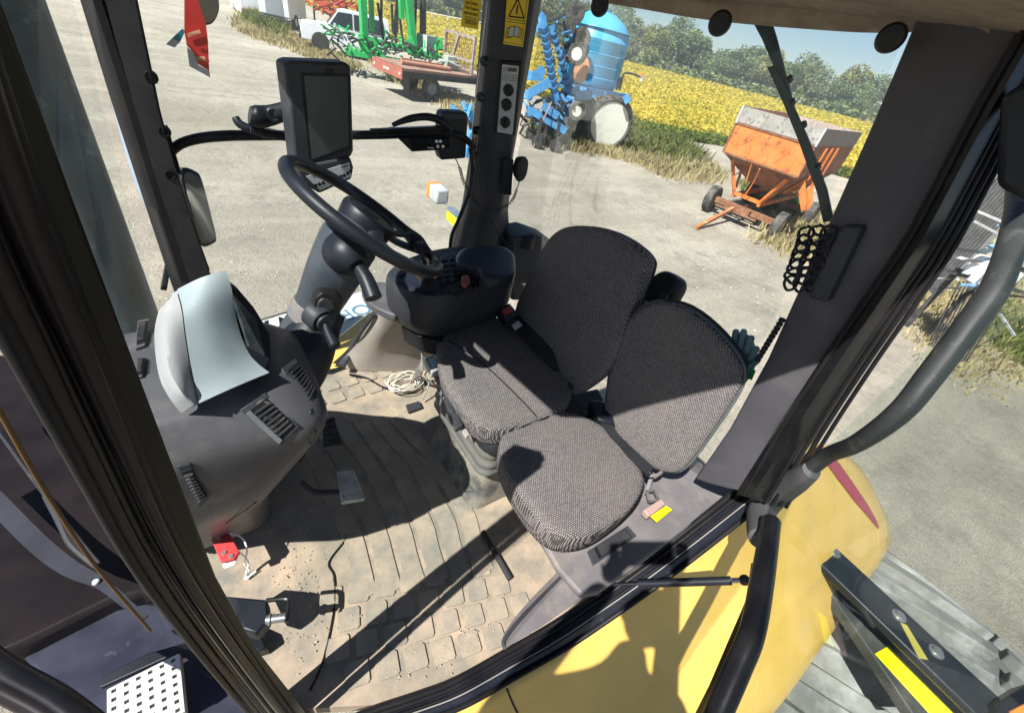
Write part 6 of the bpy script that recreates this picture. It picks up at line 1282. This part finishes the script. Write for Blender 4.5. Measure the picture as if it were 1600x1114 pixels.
for i in range(1,16): t=i/16; g.bar(q0.lerp(q1,t)+V(0,0,.1),q0.lerp(q1,t)+V(0,0,hh_-.05),.018,.018)
for i in range(1,9): z_=hh_*i/9; g.bar(q0+V(0,0,z_),q1+V(0,0,z_),.018,.018)
g.build('headboard_mesh',RST,hb_,smooth=False)
g=G(); c=D4.lerp(D3,.5)-fv*1.6+V(0,0,.2); g.box(c,(.9,.6,.35),.4); g.box(c+V(.1,.1,.25),(.5,.4,.2),.1); g.tube([c+V(-.8,0,-.05),c+V(-.3,-.3,.15),c+V(.5,-.4,.0)],.06,8,3); tag(g.build('scrap_winch',mat('pale grey green casting',(.3,.33,.28),(.42,.45,.4),rough=.8,scale=6,bump=.5,bscale=10),bevel=.05),'grey green winch casting lying on the flatbed deck','winch')
# ---- white utility truck
TR_=empty('utility_truck',PZ(520,84,GZ),'white two door utility truck parked nose left behind the dry grass','truck')
F0=PZ(468,70,GZ); w0=PZ(500,83,GZ); u_=V(math.cos(math.radians(-14)),math.sin(math.radians(-14)),0); v_=V(-u_.y,u_.x,0); O_=w0-u_*.95
def tp_(l,w,z): return O_+u_*(l*1.08)+v_*(w*1.1)+V(0,0,z*1.22)
g=G(); prof=[(0,.45),(0,.95),(.05,1.12),(1.35,1.22),(1.95,1.85),(2.3,1.92),(4.6,1.9),(4.75,1.1),(4.75,.5)]
def sec(w,ins): return [tp_(l,w+(ins if z>1.3 else 0),z) for l,z in prof]
g.loft([sec(0.0,.14),sec(.05,.12),sec(1.85,-.12),sec(1.9,-.14)]); tb=g.build('body',WPT,TR_,bevel=.04)
g=G()
for P_ in ([(1.5,1.25),(1.93,1.78),(2.65,1.82),(2.65,1.22)],[(2.75,1.22),(2.75,1.82),(4.3,1.80),(4.45,1.22)]): g.poly([tp_(l,.0+(.12 if z>1.4 else -.005),z) for l,z in P_],v_*-.02)
g.build('side_window',DKG,tb)
g=G(); g.poly([tp_(1.36,.18,1.24),tp_(1.36,1.72,1.24),tp_(1.92,1.65,1.80),tp_(1.92,.25,1.80)],-u_*.02+V(0,0,.02)); g.build('windscreen',DKG,tb)
g=G(); g.box(tp_(-.06,.95,.55),(.16,1.95,.22),math.atan2(u_.y,u_.x)); g.build('bumper',DKS,TR_,bevel=.03)
g=G(); g.poly([tp_(-.02,.4,.72),tp_(-.02,1.5,.72),tp_(-.02,1.5,1.02),tp_(-.02,.4,1.02)],u_*.03); g.build('grille',mat('dark grille',(.08,.08,.09)),TR_)
for w_ in (.08,1.55):
    g=G(); g.poly([tp_(-.03,w_,.74),tp_(-.03,w_+.28,.74),tp_(-.03,w_+.28,1.0),tp_(-.03,w_,1.0)],u_*.05); g.build('headlight',mat('amber and clear lamp',(.75,.5,.35),(.8,.8,.75),rough=.2,scale=3),TR_)
for l in (.95,3.75):
    for w_ in (0,1.9):
        c=tp_(l,w_+(.1 if w_==0 else -.1),.40); wheelset(TR_,c,-v_ if w_==0 else v_,.40,.26,.22,mat('grey steel wheel',(.25,.25,.25),(.35,.35,.35)))
    g=G(); g.lathe([(.50,-.01),(.50,.012),(0,.012)],tp_(l,-.008,.44),-v_,24); g.build('wheel_well',DKS,TR_)
g=G(); g.box(tp_(1.75,-.12,1.25),(.12,.12,.2)); g.build('door_mirror',WPT,TR_)
# ---- green folded toolbar
GT=empty('green_toolbar',PZ(620,110,GZ),'bright green folded toolbar with two upright masts behind the flatbed','toolbar')
def gd(x,y,D=27.5): return PD(x,y,D)
for (xa,xb) in ((564,571),(633,648)):
    top_=gd(xa,-40); bot=gd(xb,88); g=G(); g.bar(top_,bot,.42,.3); g.bar(gd(xb-8,60,27.3),gd(xb+4,90,27.3),.5,.35); g.build('mast',GRN,GT,smooth=False)
g=G(); g.bar(gd(578,-30,27.8),gd(582,50,27.8),.25,.2); g.bar(gd(625,-30,27.6),gd(628,30,27.6),.3,.2); g.bar(gd(560,58),gd(690,92),.25,.25); g.bar(gd(540,82,27),gd(640,98,27),.2,.2); g.bar(gd(565,55),gd(600,88),.25,.2); g.bar(gd(686,60,28),gd(688,78,28),.3,.3); g.build('tool_bar',GRN,GT,smooth=False)
random.seed(9); g=G(); g2=G()
for i in range(110):
    x=random.uniform(515,690); y=62+(x-515)*.14+random.uniform(-16,22); a=gd(x,y,random.uniform(26,29)); b=gd(x+random.uniform(-16,16),y+random.uniform(-14,14),random.uniform(26,29)); (g if i%2 else g2).bar(a,b,random.uniform(.04,.11),.06)
for i in range(14):
    x=random.choice((590,596,612,620,650,658,664)); a=gd(x,random.uniform(-20,20),28); b=gd(x+random.uniform(-6,10),random.uniform(40,75),28); g2.bar(a,b,.10,.1)
g.build('row_unit',GRN,GT,smooth=False); g2.build('row_linkage',DKS,GT,smooth=False)
g=G()
for i in range(12): x=random.uniform(520,680); y=64+(x-515)*.14; g.tube([gd(x+random.uniform(-16,16),y+random.uniform(-18,12),27) for _ in range(4)],.03,6,4)
g.build('hydraulic_hose',DKS,GT)
g=G(); g.box(gd(668,68,28),(.8,.8,.7),.3); g.build('seed_box',mat('pale bin',(.5,.52,.5)),GT)
# ---- pale trucks at the far left and red scrap behind
WT=empty('tractor_unit',PZ(430,45,GZ),'white road tractor with a tall grey grille at the far end of the yard','road tractor')
c=PZ(432,44,GZ); a_=math.radians(60); q_=lambda l,w,z: c+V(math.cos(-.5)*l-math.sin(-.5)*w,math.sin(-.5)*l+math.cos(-.5)*w,z)
g=G(); g.loft([[q_(-1.1,0,.7),q_(1.1,0,.7),q_(1.0,0,2.3),q_(-1.0,0,2.3)],[q_(-1.1,2.2,.7),q_(1.1,2.2,.7),q_(1.1,2.2,2.7),q_(-1.1,2.2,2.7)],[q_(-1.1,4,.7),q_(1.1,4,.7),q_(1.1,4,3.4),q_(-1.1,4,3.4)]]); wb_=g.build('body',WPT,WT,bevel=.08)
g=G(); g.poly([q_(-.6,-.02,.8),q_(.6,-.02,.8),q_(.55,-.02,2.1),q_(-.55,-.02,2.1)],(.02,-.03,0)); g.build('grille',mat('grey grille',(.22,.24,.26),(.3,.32,.34),metal=.4,scale=30),wb_)
g=G(); g.box(q_(0,-.1,.5),(2.4,.25,.3),-.5); g.build('bumper',DKS,WT,bevel=.04)
for l in (-1.0,1.0): wheelset(WT,q_(l,1.2,.5),(q_(1 if l>0 else -1,0,0)-q_(0,0,0)),.5,.3,.25,CRM)
PT=empty('pale_tank',PZ(398,28,GZ),'white dented vehicle body with rusty skirt at the far left','vehicle body'); c=PZ(402,30,GZ)
g=G(); g.loft([[c+V(x*k,y,z*k2) for x,z in ((-1.3,.2),(1.2,.1),(1.3,1.6),(.9,2.5),(-.9,2.5),(-1.3,1.8))] for y,k,k2 in ((0,.8,.8),(.4,1,1),(4,1,1),(4.4,.9,.9))]); g.build('body',WPT,PT,bevel=.12,seg=3)
g=G(); g.box(c+V(0,-.05,.3),(2,.3,.5)); g.build('skirt',RST,PT,bevel=.05)
RS=empty('red_scrap_rack',PD(520,0,45),'jumble of red farm frames behind the white trucks','farm machine frame'); random.seed(2); g=G()
RS.location.z=GZ
for i in range(40): a=PD(random.uniform(490,560),random.uniform(-6,16),random.uniform(43,47)); g.bar(a,a+V(random.uniform(-1.5,1.5),random.uniform(-1,1),random.uniform(-.8,.8)),.12,.12)
g.build('frame',mat('faded red paint',(.45,.06,.03),(.55,.12,.07),rough=.6),RS,smooth=False)
g=G()
for x in (490,515,540,560): a=PD(x,10,45); g.bar(a,V(a.x,a.y,GZ),.12,.12)
g.build('leg',DKS,RS)
# white rail fence far off
g=G(); a=PD(655,14,100); 
P_=[PD(x,y,100) for x,y in ((650,16),(700,26),(760,37),(800,44))]
WF=empty('rail_fence',(P_[1].x,P_[1].y,float(hz(P_[1].x,P_[1].y))),'thin white rail along the far edge of the field','fence')
for a,b in zip(P_,P_[1:]): g.bar(a,b,.12,.12)
g.build('rail',WPT,WF,smooth=False); g=G()
for k in range(3):
    for t in (0,.5): p=P_[k].lerp(P_[k+1],t); g.bar(p,V(p.x,p.y,float(hz(p.x,p.y))),.15,.15)
g.build('rail_post',WPT,WF,smooth=False)
# ---- scrap seen through the door gap on the right
JK=empty('scrap_implement',PZ(1540,480,GZ),'heap of blue and white implement parts with thin rods beside the dry grass','implement'); random.seed(21)
g=G(); g2=G(); g3=G()
for i in range(26):
    x=random.uniform(1490,1640); y=random.uniform(330,480); a=PD(x,y,12.5+random.uniform(-1,1)); b=a+V(random.uniform(-.9,.9),random.uniform(-.8,.8),random.uniform(-.3,.3)); (g,g2,g3)[i%3].bar(a,b,random.uniform(.03,.09),.04)
g.build('tool_bar',mat('pale steel blue paint',(.13,.28,.42),(.22,.38,.5),rough=.4),JK,smooth=False); 

a=PD(1490,400,12.4); b=PD(1640,440,12.4); g3.bar(a,b,.05,.05); g2.bar(a-V(0,0,.3),b-V(0,0,.3),.06,.06); g2.build('linkage',DKS,JK,smooth=False)
g3.build('rod',mat('grey white rods',(.35,.36,.35),(.5,.5,.48),rough=.6),JK,smooth=False)
g=G(); g.box(PD(1545,430,12.4),(.8,.35,.5),.9); g.build('cover',WPT,JK,bevel=.05)
g=G(); 
for x in (1500,1550,1600): a=PD(x,420,12.5); g.bar(a,V(a.x,a.y,GZ),.1,.1)
for k in range(16): a=PD(1500+k*6,440,12.3); g.bar(a,V(a.x-.3,a.y-.4,GZ),.02,.02)
g.build('tine',DKS,JK,smooth=False)
g=G(); a,b=PD(1505,335,16),PD(1570,350,16)
CB=empty('corrugated_bin',PZ(1570,330,GZ),'dark corrugated sheet lean-to behind the scrap on the right','shed'); 
n=24; rg=[]
for i in range(n): p=a.lerp(b,i/(n-1)); q=V(.08 if i%2 else -.08,0,0); rg.append([V(p.x,p.y,GZ)+q,V(p.x,p.y,GZ+3.2)+q])
g.loft([list(r) for r in zip(*rg)],closed=False); w_=g.build('wall',mat('grey corrugated sheet',(.18,.19,.19),(.3,.3,.29),rough=.5),CB,smooth=False); w_.modifiers.new('s','SOLIDIFY').thickness=.04

# ================================================================ HAZE
hzb=bpy.data.materials.new('haze air'); hzb.use_nodes=True; n=hzb.node_tree; n.nodes.clear(); o_=n.nodes.new('ShaderNodeOutputMaterial'); vp=n.nodes.new('ShaderNodeVolumePrincipled'); vp.inputs['Density'].default_value=.0016; vp.inputs['Color'].default_value=(.90,.95,1,1); vp.inputs['Anisotropy'].default_value=.2
n.links.new(vp.outputs[0],o_.inputs['Volume'])
g=G(); g.box((60,60,5.6),(300,300,17.6)); hb2=g.build('haze',hzb,smooth=False); hb2['kind']='stuff'
